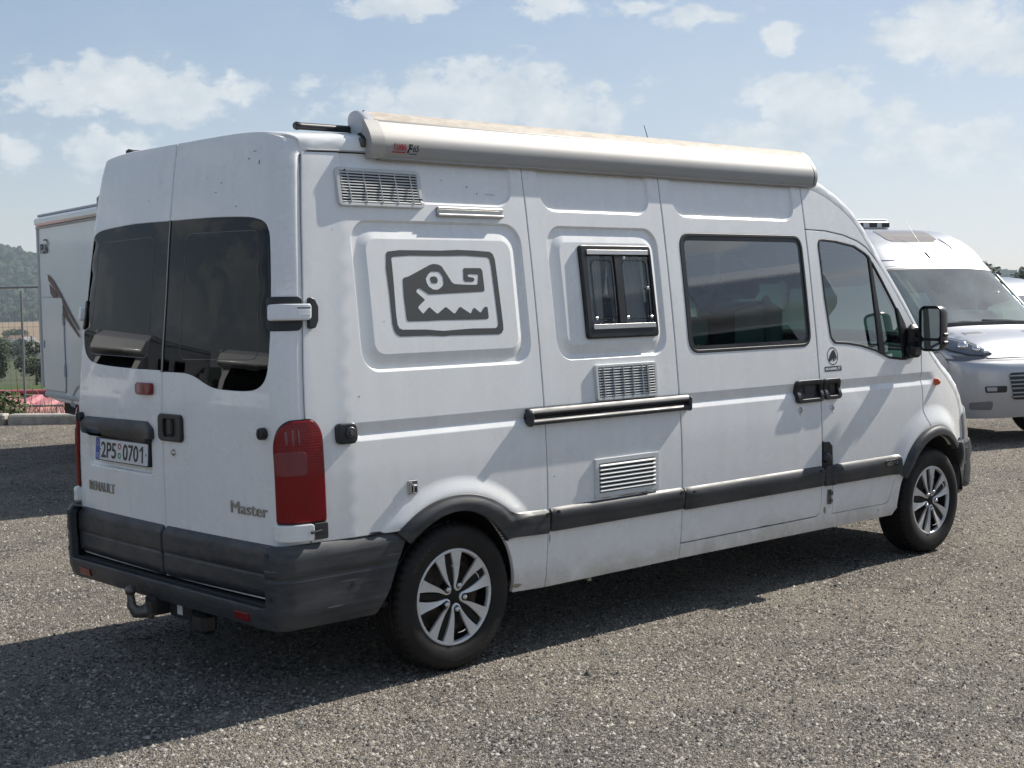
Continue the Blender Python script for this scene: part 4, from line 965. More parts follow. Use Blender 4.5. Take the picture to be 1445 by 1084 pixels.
# round animal badge on the front door with its name strip
ov = arc(2.980, 1.332, .054, .053, 0, 360, 40)[:-1]; ovi = arc(2.980, 1.332, .049, .048, 0, 360, 40)[:-1]
MAMP = [(2.937,1.304),(2.942,1.32),(2.952,1.339),(2.968,1.356),(2.984,1.367),(2.998,1.367),(3.008,1.352),(3.014,1.337),(3.02,1.327),(3.014,1.31),(3.006,1.31),(3.005,1.324),(2.997,1.314),(2.994,1.301),(2.981,1.302),(2.98,1.315),(2.968,1.313),(2.962,1.303)]
st = sheet('door_sticker', S_R, ov, M_INK, ROOT, holes=[ovi], step=0, es=.01, lip=0, flange=.0003, d=.0012, smooth=False)
sheet('sticker_figure', S_R, MAMP, M_INK, st, step=0, es=.01, lip=0, flange=.0003, d=.0012, smooth=False)
sheet('sticker_bar', S_R, [(2.890, 1.243), (3.060, 1.243), (3.060, 1.272), (2.890, 1.272)], M_INK, st, step=0, es=.02, lip=0, flange=.0003, d=.0012, smooth=False)
lettering('lettering', 'MAMMUT', S_R, 2.898, 1.249, .154, .017, 1, M_PRINTWHITE, st, th=.0003, d=.0014, offset=.03)

# vents: frame, dark back, slats one by one, thin uprights
def vent(x0, x1, z0, z1, n, bars, ins=(.022, .016), tilt=35, side_col=None, r=.02, nm='vent', pro=.016):
    xi0, xi1, zi0, zi1 = x0+ins[0], (side_col or x1-ins[0]), z0+ins[1], z1-ins[1]
    fr = sheet(nm, S_R, rrect(x0, x1, z0, z1, r), M_VENT, ROOT, holes=[rrect(xi0, x1-ins[0], zi0, zi1, .005)], step=.03, es=.012, lip=.004, flange=.018, d=pro)
    sheet('vent_back', S_R, rrect(xi0-.005, x1-ins[0]+.005, zi0-.005, zi1+.005, .004), M_INK, fr, step=.06, es=.03, lip=0, flange=0, d=.0035)
    P = lambda x, z, d: S_R(np.array([x]), np.array([z]), np.array([d]))[0]
    base = None; h = (zi1-zi0)/n
    for k in range(n):
        z = zi0+h*(k+.5); a = P(xi0, z, .011); b = P(xi1, z, .011); c = (a+b)/2; L_ = float(np.linalg.norm(b-a))
        if base is None:
            m = MB(); m.box((0, 0, 0), (L_, .0105, h*(.30 if n > 8 else .42)), rot=Matrix.Rotation(math.radians(tilt), 3, 'X'), bev=.0012); o = m.build('slat', M_VENT, fr); base = o
        else:
            o = base.copy(); COL.objects.link(o); o.parent = fr
        o.location = c; o.rotation_euler = (0, 0, math.atan2(b[1]-a[1], b[0]-a[0]))
    for k in range(bars):
        x = xi0+(xi1-xi0)*(k+.5+.0)/bars; m = MB(); m.tube([P(x, zi0, .017), P(x, zi1, .017)], .0028, 6); m.build('upright', M_VENT, fr)
    if side_col:
        m = MB(); m.tube([P(side_col+.006, zi0, .017), P(side_col+.006, zi1, .017)], .005, 6); m.build('upright', M_VENT, fr)
        for k in range(n):
            z = zi0+h*(k+.5); m = MB(); m.box(P((side_col+x1-ins[0])/2+.006, z, .011), (x1-ins[0]-side_col-.012, .010, h*.42), bev=.001); m.build('slat', M_VENT, fr)
    return fr
vent(-.540, -.063, 2.122, 2.292, 11, 5, r=.022, tilt=28)
vent(.932, 1.392, 1.190, 1.370, 11, 5, side_col=1.312, tilt=28, r=.016)
vent(.896, 1.374, .704, .902, 7, 0, tilt=52, ins=(.032, .026), r=.006, pro=.011)
# aluminium moulding above the emblem
m = MB()
for z, hh, dp in ((2.112, .048, .012), (2.127, .012, .020), (2.097, .012, .020)):
    p = S_R(np.array([.008]), np.array([z]), np.array([dp/2]))[0]; q = S_R(np.array([.410]), np.array([z]), np.array([dp/2]))[0]
    c = (p+q)/2; m.box(c, (.402, dp, hh), bev=.003)
m.build('alloy_moulding', M_ALU, ROOT)

# acrylic window with sliding panes
fr_o = rpoly([(.902, 1.500), (1.434, 1.500), (1.426, 1.969), (.900, 1.969)], .022)
cw = sheet('camper_window', S_R, fr_o, M_BLACK, ROOT, holes=[rrect(.944, 1.412, 1.556, 1.922, .010)], step=.03, es=.012, lip=.008, flange=.05, d=.021)
for z0, z1 in ((1.921, 1.944), (1.546, 1.570)):
    sheet('window_track', S_R, rrect(.942, 1.396 if z0 > 1.8 else 1.405, z0, z1, .002), M_ALU, cw, step=.05, es=.03, lip=.001, flange=.004, d=.026)
for x0, x1, d_ in ((.948, 1.146, .014), (1.180, 1.412, .008)):
    pn = sheet('window_pane', S_R, rrect(x0, x1, 1.572, 1.916, .012), M_ACRYL, cw, step=.05, es=.02, lip=.003, flange=.010, d=d_)
    ro = rrect(x0+.018, x1-.018, 1.590, 1.898, .035); ri = rrect(x0+.026, x1-.026, 1.598, 1.890, .028)
    sheet('pane_ridge', S_R, ro, M_ACRYL, cw, holes=[ri], step=0, es=.015, lip=.002, flange=.006, d=d_+.006)
sheet('window_divider', S_R, rrect(1.140, 1.186, 1.560, 1.918, .004), M_BLACK, cw, step=.05, es=.02, lip=.002, flange=.02, d=.022)
for (x, z) in ((.975, 1.600), (1.205, 1.600), (1.385, 1.600), (1.375, 1.75), (1.215, 1.905)):
    m = MB(); p = S_R(np.array([x]), np.array([z]), np.array([.019]))[0]; m.box(p, (.018, .008, .016), bev=.003); m.build('window_catch', M_VENT if z > 1.7 else M_ALU, cw)

# sliding-door and front-door glazing
def glazing(S, outer, par, inset, nm='window', d=-.004):
    o = resample(outer, .02); o = o if area(o) > 0 else o[::-1]
    g_ = sheet(nm, S, outer, M_GLASS, par, step=.09, es=.03, lip=0, flange=0, d=d)
    sheet('window_seal', S, outer, M_RUBBERSEAL, par, holes=[offset_ring(o, inset)], step=0, es=.02, lip=.003, flange=.010, d=.003)
    return g_
glazing(S_R, SW, sdoor, .017)
def band(poly, ins):
    o = resample(poly, .02); o = o if area(o) > 0 else o[::-1]; return o, offset_ring(o, ins)
o_, i_ = band(SW, .040)
sheet('window_border', S_R, [tuple(p) for p in o_], M_BLACK, sdoor, holes=[i_], step=0, es=.03, lip=0, flange=0, d=-.0032)
glazing(S_R, FW, fdoor, .014)
dv = rpoly([(3.452, 1.945), (3.482, 1.918), (3.545, 1.305), (3.478, 1.338)], .004)
sheet('quarter_light_bar', S_R, dv, M_BLACK, fdoor, step=.06, es=.03, lip=.004, flange=.012, d=.004)
sail = rpoly([(3.700, 1.640), (3.78, 1.52), (3.865, 1.36), (3.875, 1.288), (3.745, 1.274), (3.735, 1.40)], .02)
sheet('mirror_sail', S_R, sail, M_BLACK, fdoor, step=.04, es=.02, lip=.005, flange=.012, d=.008)

# door mirror
for sg in (-1, 1):
    mh = MB(); c = Vector((3.82, sg*1.135, 1.475))
    prof = rrect(-.078, .078, -.142, .142, .045, 6)
    def sec(x, k): return [(c.x+x, c.y+a*k, c.z+b*(k*.5+.5)) for a, b in prof]
    n = len(prof); V = []; F = []
    for x, k in ((-.055, .93), (-.055, 1.0), (-.035, 1.03), (.0, 1.0), (.035, .90), (.055, .72), (.062, .40)): V += sec(x, k)
    for i in range(6):
        for j in range(n): F.append((i*n+j, i*n+(j+1) % n, (i+1)*n+(j+1) % n, (i+1)*n+j))
    F.append(tuple(range(6*n, 7*n)))
    mh.add(V, F)
    V = sec(-.055, .93)+sec(-.035, .88); F = [(j, (j+1) % n, n+(j+1) % n, n+j) for j in range(n)]+[tuple(range(n, 2*n))]
    mh.add(V, F)
    for zc in (1.405, 1.535): mh.box((c.x+.0, c.y-sg*.115, zc if zc < 1.5 else 1.455), (.07, .10, .05), bev=.012)
    mh.box((c.x-.03, sg*1.005, 1.335), (.11, .07, .09), bev=.02); mh.box((c.x-.005, sg*.985, 1.40), (.095, .075, .20), bev=.03)
    for zc in (1.385, 1.435): mh.box((c.x-.005, c.y+sg*.082, zc), (.05, .012, .022), bev=.005)
    mr_ = mh.build('mirror', M_BLACK, ROOT, True, 40)
    for z0, z1 in ((1.415, 1.598), (1.347, 1.398)):
        g_ = rrect(-.062, .062, z0-c.z, z1-c.z, .02); V = [(c.x-.045, c.y+a, c.z+b) for a, b in g_]; mesh_ob('mirror_glass', V, [tuple(range(len(V)))], bpy.data.materials.get('mirror_silver') or mat('mirror_silver', (.62, .66, .66), rough=.02, metal=1.0), mr_)
# side repeater
m = MB(); p = S_R(np.array([4.115]), np.array([1.118]), np.array([0.]))[0]; m.lathe([(0, -.034), (.012, -.032), (.020, -.022), (.024, -.006), (.026, .01)], 20, p); rp_ = m.build('side_repeater', M_ORANGE, ROOT, True)

# ------------------------------------------------------------------ roof gear: awning, rails, aerial
AY = .062; AX0, AX1 = -.350, 2.965
AP = [(-.744, 2.500), (-.744, 2.523), (-.750, 2.541), (-.772, 2.556), (-.803, 2.560), (-.832, 2.552), (-.859, 2.536), (-.880, 2.516)]     # cover
AP = smooth_open(AP)
AL = [(-.884, 2.510), (-.905, 2.482), (-.922, 2.455), (-.934, 2.428), (-.938, 2.400), (-.934, 2.375), (-.926, 2.350), (-.916, 2.341), (-.895, 2.343), (-.885, 2.352)]   # front rail
AL = smooth_open(AL)
AB = [(-.850, 2.385), (-.800, 2.440), (-.760, 2.470)]
def extr(name, prof, x0, x1, material, parent, close=False, n=24):
    n_ = len(prof); V = []; F = []
    for x in (x0, x1): V += [(x, y+AY, z) for y, z in prof]
    for j in range(n_-1 if not close else n_): F.append((j, (j+1) % n_, n_+(j+1) % n_, n_+j))
    if close: F += [tuple(range(n_)), tuple(range(2*n_-1, n_-1, -1))]
    return mesh_ob(name, V, F, material, parent, True, 40)
aw = extr('awning', AL+AB+[(-.744, 2.497)]+[(y+.004, z-.004) for y, z in AP], AX0+.055, AX1-.045, M_AWN, ROOT, True)
aw['label'] = 'long weathered awning cassette along the roof edge'
extr('awning_cover', AP, AX0+.052, AX1-.042, M_AWNTOP, aw)
extr('awning_joint', [(-.8800, 2.5165), (-.8855, 2.5095)], AX0, AX1-.02, M_INK, aw)
extr('awning_lip', [(-.921, 2.3515), (-.9245, 2.341), (-.915, 2.3345), (-.893, 2.336), (-.890, 2.343)], AX0+.05, AX1-.03, M_AWN, aw)
# rear end cap: shell with a cut-out for the winch eye
M_CAP = mat('awning_cap', (.50, .52, .55), rough=.38, spec=.5, noise=(10, .4, (.40, .41, .41)))
M_CAPD = mat('awning_cap_front', (.42, .40, .37), rough=.45)
full = AP+AL+AB
for x0, x1, sgn in ((AX0, AX0+.050, -1), (AX1-.040, AX1, 1)):
    cx = sum(p[0] for p in full)/len(full); cz = sum(p[1] for p in full)/len(full)
    mm = MB(); n_ = len(full); V = []
    seq = ((x0 if sgn < 0 else x1, .90), (x0+.006 if sgn < 0 else x1-.006, .97), (x0+.018 if sgn < 0 else x1-.016, 1.012), (x1 if sgn < 0 else x0, 1.012))
    for x, k in seq: V += [(x, cx+(y-cx)*k+AY, cz+(z-cz)*k) for y, z in full]
    F = [(i*n_+j, i*n_+(j+1) % n_, (i+1)*n_+(j+1) % n_, (i+1)*n_+j) for i in range(3) for j in range(n_)]+[tuple(range(n_))]
    mm.add(V, F); mm.build('end_cap', M_CAP if sgn < 0 else M_AWN, aw, True, 50)
    if sgn < 0:
        # front-rail cap, proud of the cassette cap, with its edge
        fr = [(-.868, 2.512), (-.884, 2.512)]+AL[1:]+[(-.880, 2.40), (-.872, 2.45)]
        V = [(x0-.006, y+AY, z) for y, z in fr]+[(x1+.018, y+AY-.004*(1 if y < -.88 else 0), z) for y, z in fr]; n2 = len(fr)
        mesh_ob('rail_cap', V, [tuple(range(n2)), tuple(range(2*n2-1, n2-1, -1))]+[(j, (j+1) % n2, n2+(j+1) % n2, n2+j) for j in range(n2)], M_CAPD, aw)
        mm = MB(); mm.lathe([(.012, -.022), (.012, -.030), (.021, -.030), (.026, -.024), (.026, .0)], 22, (x0-.004, -.872+AY, 2.405), 'x'); mm.build('winch_eye', M_STEEL, aw, True)
        mm = MB(); mm.lathe([(0, -.014), (.030, -.014), (.034, -.008), (.034, 0)], 22, (x0+.004, -.865+AY, 2.412), 'x'); mm.box((x0-.006, -.850+AY, 2.435), (.012, .03, .04), bev=.005); mm.build('winch_recess', M_INK, aw, True)
        mm = MB(); mm.lathe([(0, -.002), (.004, -.002), (.004, .002)], 10, (x0+.03, -.835+AY, 2.556), 'z'); mm.build('cap_screw', M_INK, aw)
# printing on the front rail
def awf(a, b):
    zs = [p[1] for p in AL[:28]][::-1]; ys = [p[0] for p in AL[:28]][::-1]
    return np.stack([a+0*b, np.interp(b, zs, ys)+AY, b+0*a], -1)
S_AW = Surf(awf, 1)
lettering('lettering', 'FIAMMA', S_AW, -.233, 2.378, .073, .030, 1, M_PRINTRED, aw, th=.0008, d=.0006, offset=.010, shear=.12)
sheet('print_bar', S_AW, [(-.243, 2.368), (-.166, 2.368), (-.165, 2.3735), (-.240, 2.3735)], M_PRINTRED, aw, step=0, es=.01, lip=0, flange=0, d=.001, smooth=False)
lettering('lettering', 'F', S_AW, -.158, 2.369, .034, .040, 1, M_INK, aw, th=.0008, d=.0006, offset=.045, shear=.35)
lettering('lettering', '65', S_AW, -.124, 2.376, .034, .030, 1, M_INK, aw, th=.0008, d=.0006, offset=.0, shear=.2)
extra = MB()
for k in range(7):
    p = S_AW(np.array([-.143+.0065*k]), np.array([2.3665]), np.array([.001]))[0]; extra.box(p, (.0042, .0006, .0045))
extra.build('print_line', M_INK, aw)
# brackets that carry the awning
for x in (-.20, 1.2, 2.65):
    m = MB(); m.box((x, -.755, 2.475), (.14, .10, .05), bev=.008); m.build('awning_bracket', M_BLACK, aw)
# roof rails
for sg, x0, x1 in ((-1, -.640, 2.4), (1, -.70, 2.4)):
    y = sg*.700; m = MB(); m.tube([(x0, y, 2.474), (x0+.01, y, 2.476), (x0+.03, y, 2.476), (1.0, y, 2.492), (x1, y, 2.490)], [.014, .019, .016, .015, .015], 12)
    for k in range(5): m.box((x0+.35+k*.62, y, 2.462), (.10, .035, .035), bev=.008)
    m.build('roof_rail', M_BLACK, ROOT, True, 40)
m = MB(); m.tube([(2.16, -.30, 2.48), (2.13, -.30, 2.54), (2.06, -.30, 2.70)], [.006, .0035, .0022], 6); m.build('aerial', M_BLACK, ROOT)
# thin dark sealant on the roof joint
jw = [(float(x), float(z)) for x, z in bline(w_of_bx(-.66), w_of_bx(2.80, .5), 80)]
m = MB(); m.tube([(x, -(float(H(x, z))+.0015), z+.003) for x, z in jw], .0035, 6); m.build('roof_joint', mat('joint_sealant', (.40, .41, .41), rough=.7), ROOT)

# ------------------------------------------------------------------ wheels
def wheel(x, sg):
    """sg -1 right, +1 left; one child of the van with tyre, cap and nuts below it"""
    yo = sg*.972; yc = sg*.860; R = .347; o = -sg     # o points inwards
    def Y(d): return sg*(.972-d)
    prof = [(.205, .150), (.222, .030), (.228, .012), (.240, .006), (.262, .0015), (.285, 0), (.305, .003), (.322, .010), (.333, .019), (.3395, .028), (.343, .038),
            (.3445, .050), (.338, .052), (.338, .060), (.3460, .062), (.3468, .092), (.339, .094), (.339, .104), (.347, .106), (.347, .126), (.339, .128), (.339, .138), (.3468, .140), (.3460, .168), (.338, .170), (.338, .178), (.3445, .180), (.333, .205), (.31, .220), (.27, .222), (.22, .200)]
    def rm(k, j, r):
        if 8 <= j <= 11 and k % 3 == 0: return r-.010
        if j in (14, 15, 18, 19, 22, 23) and k % 3 == 1: return r-.005
        return r
    hub = MB(); hub.lathe([(0, sg*.80), (.20, sg*.80), (.215, sg*.86), (.215, sg*.75), (.10, sg*.74)], 40, (x, 0, .345)); w = hub.build('wheel', M_CAPBLK, ROOT, True, 40)
    t = MB(); t.lathe([(r, Y(d)) for r, d in prof], 156, (x, 0, .345), rmod=rm)
    ty = t.build('tyre', M_RUBBER, w, True, 38)
    m = MB(); m.lathe([(0, Y(.075)), (.06, Y(.075)), (.075, Y(.090)), (.150, Y(.100)), (.175, Y(.075)), (.190, Y(.105)), (.214, Y(.105))], 48, (x, 0, .345))
    st = m.build('steel_disc', M_RUST, w, True, 45)
    m = MB()
    for k in range(8):
        a = k*math.pi/4+.2; m.lathe([(0, Y(.078)), (.021, Y(.078))], 14, (x+.142*math.cos(a), sg*-.004*0, .345+.142*math.sin(a)))
    m.build('disc_holes', M_INK, w)['kind'] = 'stuff'
    # hub cap: rim ring, ten spokes in five pairs, dark centre
    m = MB(); m.lathe([(.226, Y(.030)), (.226, Y(.018)), (.221, Y(.013)), (.214, Y(.013)), (.209, Y(.018)), (.207, Y(.034))], 72, (x, 0, .345)); m.build('cap_ring', M_SILVER, w, True, 50)
    m = MB(); m.lathe([(0, Y(.022)), (.026, Y(.022)), (.036, Y(.026)), (.075, Y(.032)), (.080, Y(.05))], 40, (x, 0, .345)); m.build('cap_centre', M_CAPBLK, w, True, 40)
    for k in range(5):
        def rs(L_, n=22):
            L_ = np.array(L_); q = np.concatenate([[0], np.cumsum(np.hypot(*np.diff(L_, axis=0).T))]); q /= q[-1]; u_ = np.linspace(0, 1, n); return np.stack([np.interp(u_, q, L_[:, 0]), np.interp(u_, q, L_[:, 1])], 1)
        O_ = [(.184, .1085), (.150, .0800), (.115, .0550), (.085, .0380), (.062, .0285), (.046, .0230), (.034, .0135), (.030, 0)]; I_ = [(.207, .0520), (.170, .0440), (.130, .0315), (.100, .0235), (.080, .0195), (.066, .0182), (.050, .0168), (.043, .0095), (.0405, 0)]
        O_ = np.concatenate([rs(O_), (rs(O_)*[1, -1])[::-1][1:]]); I_ = np.concatenate([rs(I_), (rs(I_)*[1, -1])[::-1][1:]]); n = len(O_); tt = math.radians(64+72*k); V = []
        for dz in (0, 1):
            for A_ in (O_, I_):
                for rho, tau in A_:
                    dome = .018-.006*(rho/.21)+(.004 if A_ is O_ else 0)
                    V.append((x+rho*math.cos(tt)-tau*math.sin(tt), Y(dome+.012*dz), .345+rho*math.sin(tt)+tau*math.cos(tt)))
        F = []
        for i in range(n-1): F += [(i, i+1, n+i+1, n+i), (i, i+1, 2*n+i+1, 2*n+i), (n+i, n+i+1, 3*n+i+1, 3*n+i)]
        mesh_ob('spoke', V, F, M_SILVER, w)
        # black web between the pair
        V = []
        for r, a in ((.212, -4), (.10, -8), (.055, -14), (.055, 14), (.10, 8), (.212, 4)):
            tt = math.radians(100+72*k+a); V.append((x+r*math.cos(tt), Y(.026), .345+r*math.sin(tt)))
        mesh_ob('cap_web', V, [tuple(range(6))], M_CAPBLK, w)
        a = math.radians(64+72*k); m = MB(); m.lathe([(0, Y(.002)), (.007, Y(.003)), (.0125, Y(.010)), (.0140, Y(.020)), (.0140, Y(.034))], 16, (x+.058*math.cos(a), 0, .345+.058*math.sin(a))); m.build('wheel_nut', M_CHROME, w, True, 60)
    if sg < 0:
        for a0, a1, r in ((.0, .34, .150), (3.35, 3.62, .165), (5.35, 5.6, .155)):
            aa = a0+1.40; m = MB(); m.tube([(x+r*math.cos(aa+q*(a1-a0)), Y(.006-.004*math.sin(q*3.1)), .345+r*math.sin(aa+q*(a1-a0))) for q in np.linspace(0, 1, 6)], .0022, 5); m.build('cable_tie', M_TIE, w)
    if sg < 0:
        S_T = Surf(lambda a, b: np.stack([x+b*np.cos(a), 0*a+Y(.0012)-.000*b, .345+b*np.sin(a)], -1), -1)
        for tx, a0, wd_, r0, hh in (('CARRIER', -1.10, .62, .302, -.024), ('ALL SEASON', -1.72, .46, .292, -.015), ('CARRIER', 2.0, .62, .302, -.024)):
            lettering('sidewall_lettering', tx, S_T, a0, r0, wd_, hh, 1, M_TYRETXT, w, th=.0022, d=-.001)
    return w
for x in (0.0, WB):
    for sg in (-1, 1): wheel(x, sg)
# wheel housings, floor and running gear
m = MB()
for x in (0.0, WB):
    for sg in (-1, 1):
        pts_ = arc(x-.01, .345, .425, .455, 3, 177, 24)
        V = []; F = []
        for (a, b) in pts_: V += [(a, sg*.945, b), (a, sg*.60, b)]
        for k in range(len(pts_)-1): F.append((2*k, 2*k+1, 2*k+3, 2*k+2))
        m.add(V, F); m.box((x, sg*.60, .57), (.84, .01, .44))
m.box((1.85, 0, .40), (5.3, 1.25, .10)); m.box((.0, 0, .30), (.10, 1.6, .10), bev=.03); m.box((WB, 0, .27), (.16, 1.5, .10), bev=.03); m.box((2.6, -.2, .30), (1.4, .5, .16), bev=.03); m.box((-.5, .3, .32), (.5, .6, .14), bev=.03)
m.box((1.6, 0, .36), (4.4, 1.80, .02)); m.tube([(.2, -.35, .27), (3.2, -.35, .27)], .035, 10)
for x_, l_ in ((-.62, .34), (2.0, 3.0)): m.box((x_, 0, .36), (l_, 1.78, .015))
m.build('underbody', M_UNDER, ROOT)
m = MB(); m.tube([(1.04, -.80, .40), (1.04, -.80, .245)], .013, 10); m.build('drain_pipe', mat('pipe_cream', (.50, .46, .36), rough=.6), ROOT)

# ------------------------------------------------------------------ cabin and living space seen through the panes
m = MB(); m.box((1.6, 0, .62), (4.9, 1.16, .03)); m.box((2.0, 0, .62), (2.6, 1.78, .028)); m.build('cabin_floor', M_INT, ROOT)
def seat(x, y, par, rz=0):
    b = MB(); R = Matrix.Rotation(rz, 3, 'Z')
    def bx(c, d, bev, tilt=0):
        T = Matrix.Rotation(tilt, 3, 'Y'); c2 = R @ Vector(c); b.box((x+c2.x, y+c2.y, c2.z), d, rot=R @ T, bev=bev)
    bx((0, 0, 1.02), (.50, .50, .16), .05); bx((-.24, 0, 1.36), (.15, .48, .62), .06, -.18); bx((-.33, 0, 1.78), (.10, .27, .20), .045, -.12); bx((0, 0, .80), (.40, .42, .32), .02)
    return b.build('seat', M_SEAT, par, True, 50)
seat(3.05, -.48, ROOT); seat(3.05, .50, ROOT)
m = MB(); m.box((2.05, .40, 1.05), (.50, .95, .18), bev=.05); m.box((1.82, .40, 1.40), (.14, .95, .60), bev=.05); m.build('rear_bench', M_SEAT, ROOT, True, 50)
m = MB(); m.box((3.95, 0, 1.22), (.42, 1.66, .20), bev=.07); m.box((3.86, .50, 1.36), (.22, .40, .10), bev=.04); m.build('dashboard', mat('dashboard_grey', (.10, .11, .12), rough=.8), ROOT, True, 50)
m = MB(); m.lathe([(.175, -.012), (.188, 0), (.175, .012), (.163, 0)], 36, (0, 0, 0), 'x', closed=True)
Rw = Matrix.Rotation(-.75, 3, 'Y'); m.v = [tuple(Rw @ Vector(v)+Vector((3.58, .50, 1.42))) for v in m.v]; m.build('steering_wheel', M_BLACK, ROOT, True)
m = MB(); m.box((.40, .45, 1.10), (1.95, .85, .90), bev=.02); m.box((.2, .62, 2.05), (2.0, .50, .45), bev=.02); m.build('furniture', M_CREAM, ROOT)
# insulating mat and rolled blind behind the sliding-door pane
mt_ = MB(); pts_ = [(1.78, 1.44), (1.85, 1.55), (2.2, 1.60), (2.6, 1.66), (2.70, 1.62), (2.70, 1.42)]
mt_.prism(pts_, -.80, -.66, lambda a, b, h: (a, h, b)); mt_.build('folded_mat', mat('mat_silver', (.45, .46, .47), rough=.4, noise=(9, .5, (.25, .26, .27))), ROOT)
m = MB(); m.box((2.12, -.815, 1.53), (.22, .03, .20), bev=.012); m.build('pouch', M_SEAT, ROOT)
m = MB(); m.box((2.55, -.80, 1.55), (.05, .06, .30), bev=.02); m.build('belt_pillar', M_CREAM, ROOT)
# curtains beside the acrylic window
for x0, x1 in ((.93, 1.09), (1.17, 1.42)):
    V = []; F = []; N_ = 24
    for k in range(N_+1):
        x = x0+(x1-x0)*k/N_; y = -.838+.012*math.sin(k*1.7); V += [(x, y-.05, 1.52), (x+.02*(1 if x0 < 1 else -1), y, 1.95)]
    for k in range(N_): F.append((2*k, 2*k+1, 2*k+3, 2*k+2))
    mesh_ob('curtain', V, F, mat('curtain_grey', (.82, .82, .81), rough=.9) if x0 < 1 else bpy.data.materials['curtain_grey'], ROOT, True)
# PART2 ------------------------------------------------------------------ the place
CP = np.array(CAM_POS[:2]); FD = np.array([math.cos(YAW), math.sin(YAW)]); RD2 = np.array([FD[1], -FD[0]])
def at(depth, lat): return CP+FD*depth+RD2*lat          # metres ahead of / to the right of the photographer
def nodes_mat(name):
    m = bpy.data.materials.new(name); m.use_nodes = True; return m, m.node_tree, m.node_tree.nodes['Principled BSDF']

# gravel: crushed stone of mixed greys and browns
def gravel_material():
    m, nt, b = nodes_mat('gravel'); N = nt.nodes.new; L = nt.links.new
    tc = N('ShaderNodeTexCoord'); P = tc.outputs['Object']
    def vor(sc):
        v = N('ShaderNodeTexVoronoi'); v.inputs['Scale'].default_value = sc; v.inputs['Randomness'].default_value = 1; L(P, v.inputs['Vector']); return v
    def noi(sc, det=4, r=.6):
        n = N('ShaderNodeTexNoise'); n.inputs['Scale'].default_value = sc; n.inputs['Detail'].default_value = det; n.inputs['Roughness'].default_value = r; L(P, n.inputs['Vector']); return n
    v1 = vor(76); v2 = vor(160); big = noi(.55, 7, .68); mid = noi(2.2, 5)
    ramp = N('ShaderNodeValToRGB'); e = ramp.color_ramp.elements
    e[0].position = 0; e[0].color = (.022, .021, .020, 1); e[1].position = 1; e[1].color = (.54, .50, .435, 1)
    for p_, c_ in ((.30, (.085, .078, .070, 1)), (.58, (.175, .158, .135, 1)), (.86, (.29, .26, .22, 1))):
        q = ramp.color_ramp.elements.new(p_); q.color = c_
    sep = N('ShaderNodeSeparateColor'); L(v1.outputs['Color'], sep.inputs[0]); L(sep.outputs[0], ramp.inputs[0])
    sep2 = N('ShaderNodeSeparateColor'); L(v2.outputs['Color'], sep2.inputs[0])
    ramp2 = N('ShaderNodeValToRGB'); e = ramp2.color_ramp.elements; e[0].color = (.045, .042, .039, 1); e[1].color = (.34, .31, .265, 1); L(sep2.outputs[1], ramp2.inputs[0])
    mx = N('ShaderNodeMix'); mx.data_type = 'RGBA'; mr = N('ShaderNodeMapRange'); L(mid.outputs['Fac'], mr.inputs[0]); mr.inputs[1].default_value = .38; mr.inputs[2].default_value = .62
    L(mr.outputs[0], mx.inputs[0]); L(ramp.outputs[0], mx.inputs[6]); L(ramp2.outputs[0], mx.inputs[7])
    tone = N('ShaderNodeMix'); tone.data_type = 'RGBA'; tone.blend_type = 'MULTIPLY'; tone.inputs[0].default_value = 1
    tr = N('ShaderNodeValToRGB'); e = tr.color_ramp.elements; e[0].position = .35; e[0].color = (1.0, 1.02, 1.05, 1); e[1].position = .66; e[1].color = (1.95, 1.86, 1.72, 1); L(big.outputs['Fac'], tr.inputs[0])
    L(mx.outputs[2], tone.inputs[6]); L(tr.outputs[0], tone.inputs[7]); L(tone.outputs[2], b.inputs['Base Color'])
    b.inputs['Roughness'].default_value = .92; b.inputs['Specular IOR Level'].default_value = .25
    ad = N('ShaderNodeMath'); ad.operation = 'MULTIPLY_ADD'; L(v1.outputs['Distance'], ad.inputs[0]); ad.inputs[1].default_value = -1.0
    ad2 = N('ShaderNodeMath'); ad2.operation = 'MULTIPLY_ADD'; L(sep.outputs[1], ad2.inputs[0]); ad2.inputs[1].default_value = .6; L(v2.outputs['Distance'], ad2.inputs[2]); L(ad2.outputs[0], ad.inputs[2])
    bp = N('ShaderNodeBump'); bp.inputs['Strength'].default_value = 1.0; bp.inputs['Distance'].default_value = .019; L(ad.outputs[0], bp.inputs['Height']); L(bp.outputs[0], b.inputs['Normal'])
    return m
M_GRAVEL = gravel_material()
def polar(name, rads, hfun, material, az0=-180, az1=180, naz=144, edge=None):
    V = []; F = []; full = az1-az0 >= 360; n = naz if full else naz+1
    for r in rads:
        for k in range(n):
            a = math.radians(az0+(az1-az0)*k/naz)+YAW; rr = r if edge is None or r > 0 else edge(a)
            V.append((CP[0]+rr*math.cos(a), CP[1]+rr*math.sin(a), hfun(rr, math.degrees(a-YAW))))
    for i in range(len(rads)-1):
        for k in range(naz):
            k2 = (k+1) % n; F.append((i*n+k, i*n+k2, (i+1)*n+k2, (i+1)*n+k))
    o = mesh_ob(name, V, F, material, None, True); o['kind'] = 'structure'; return o
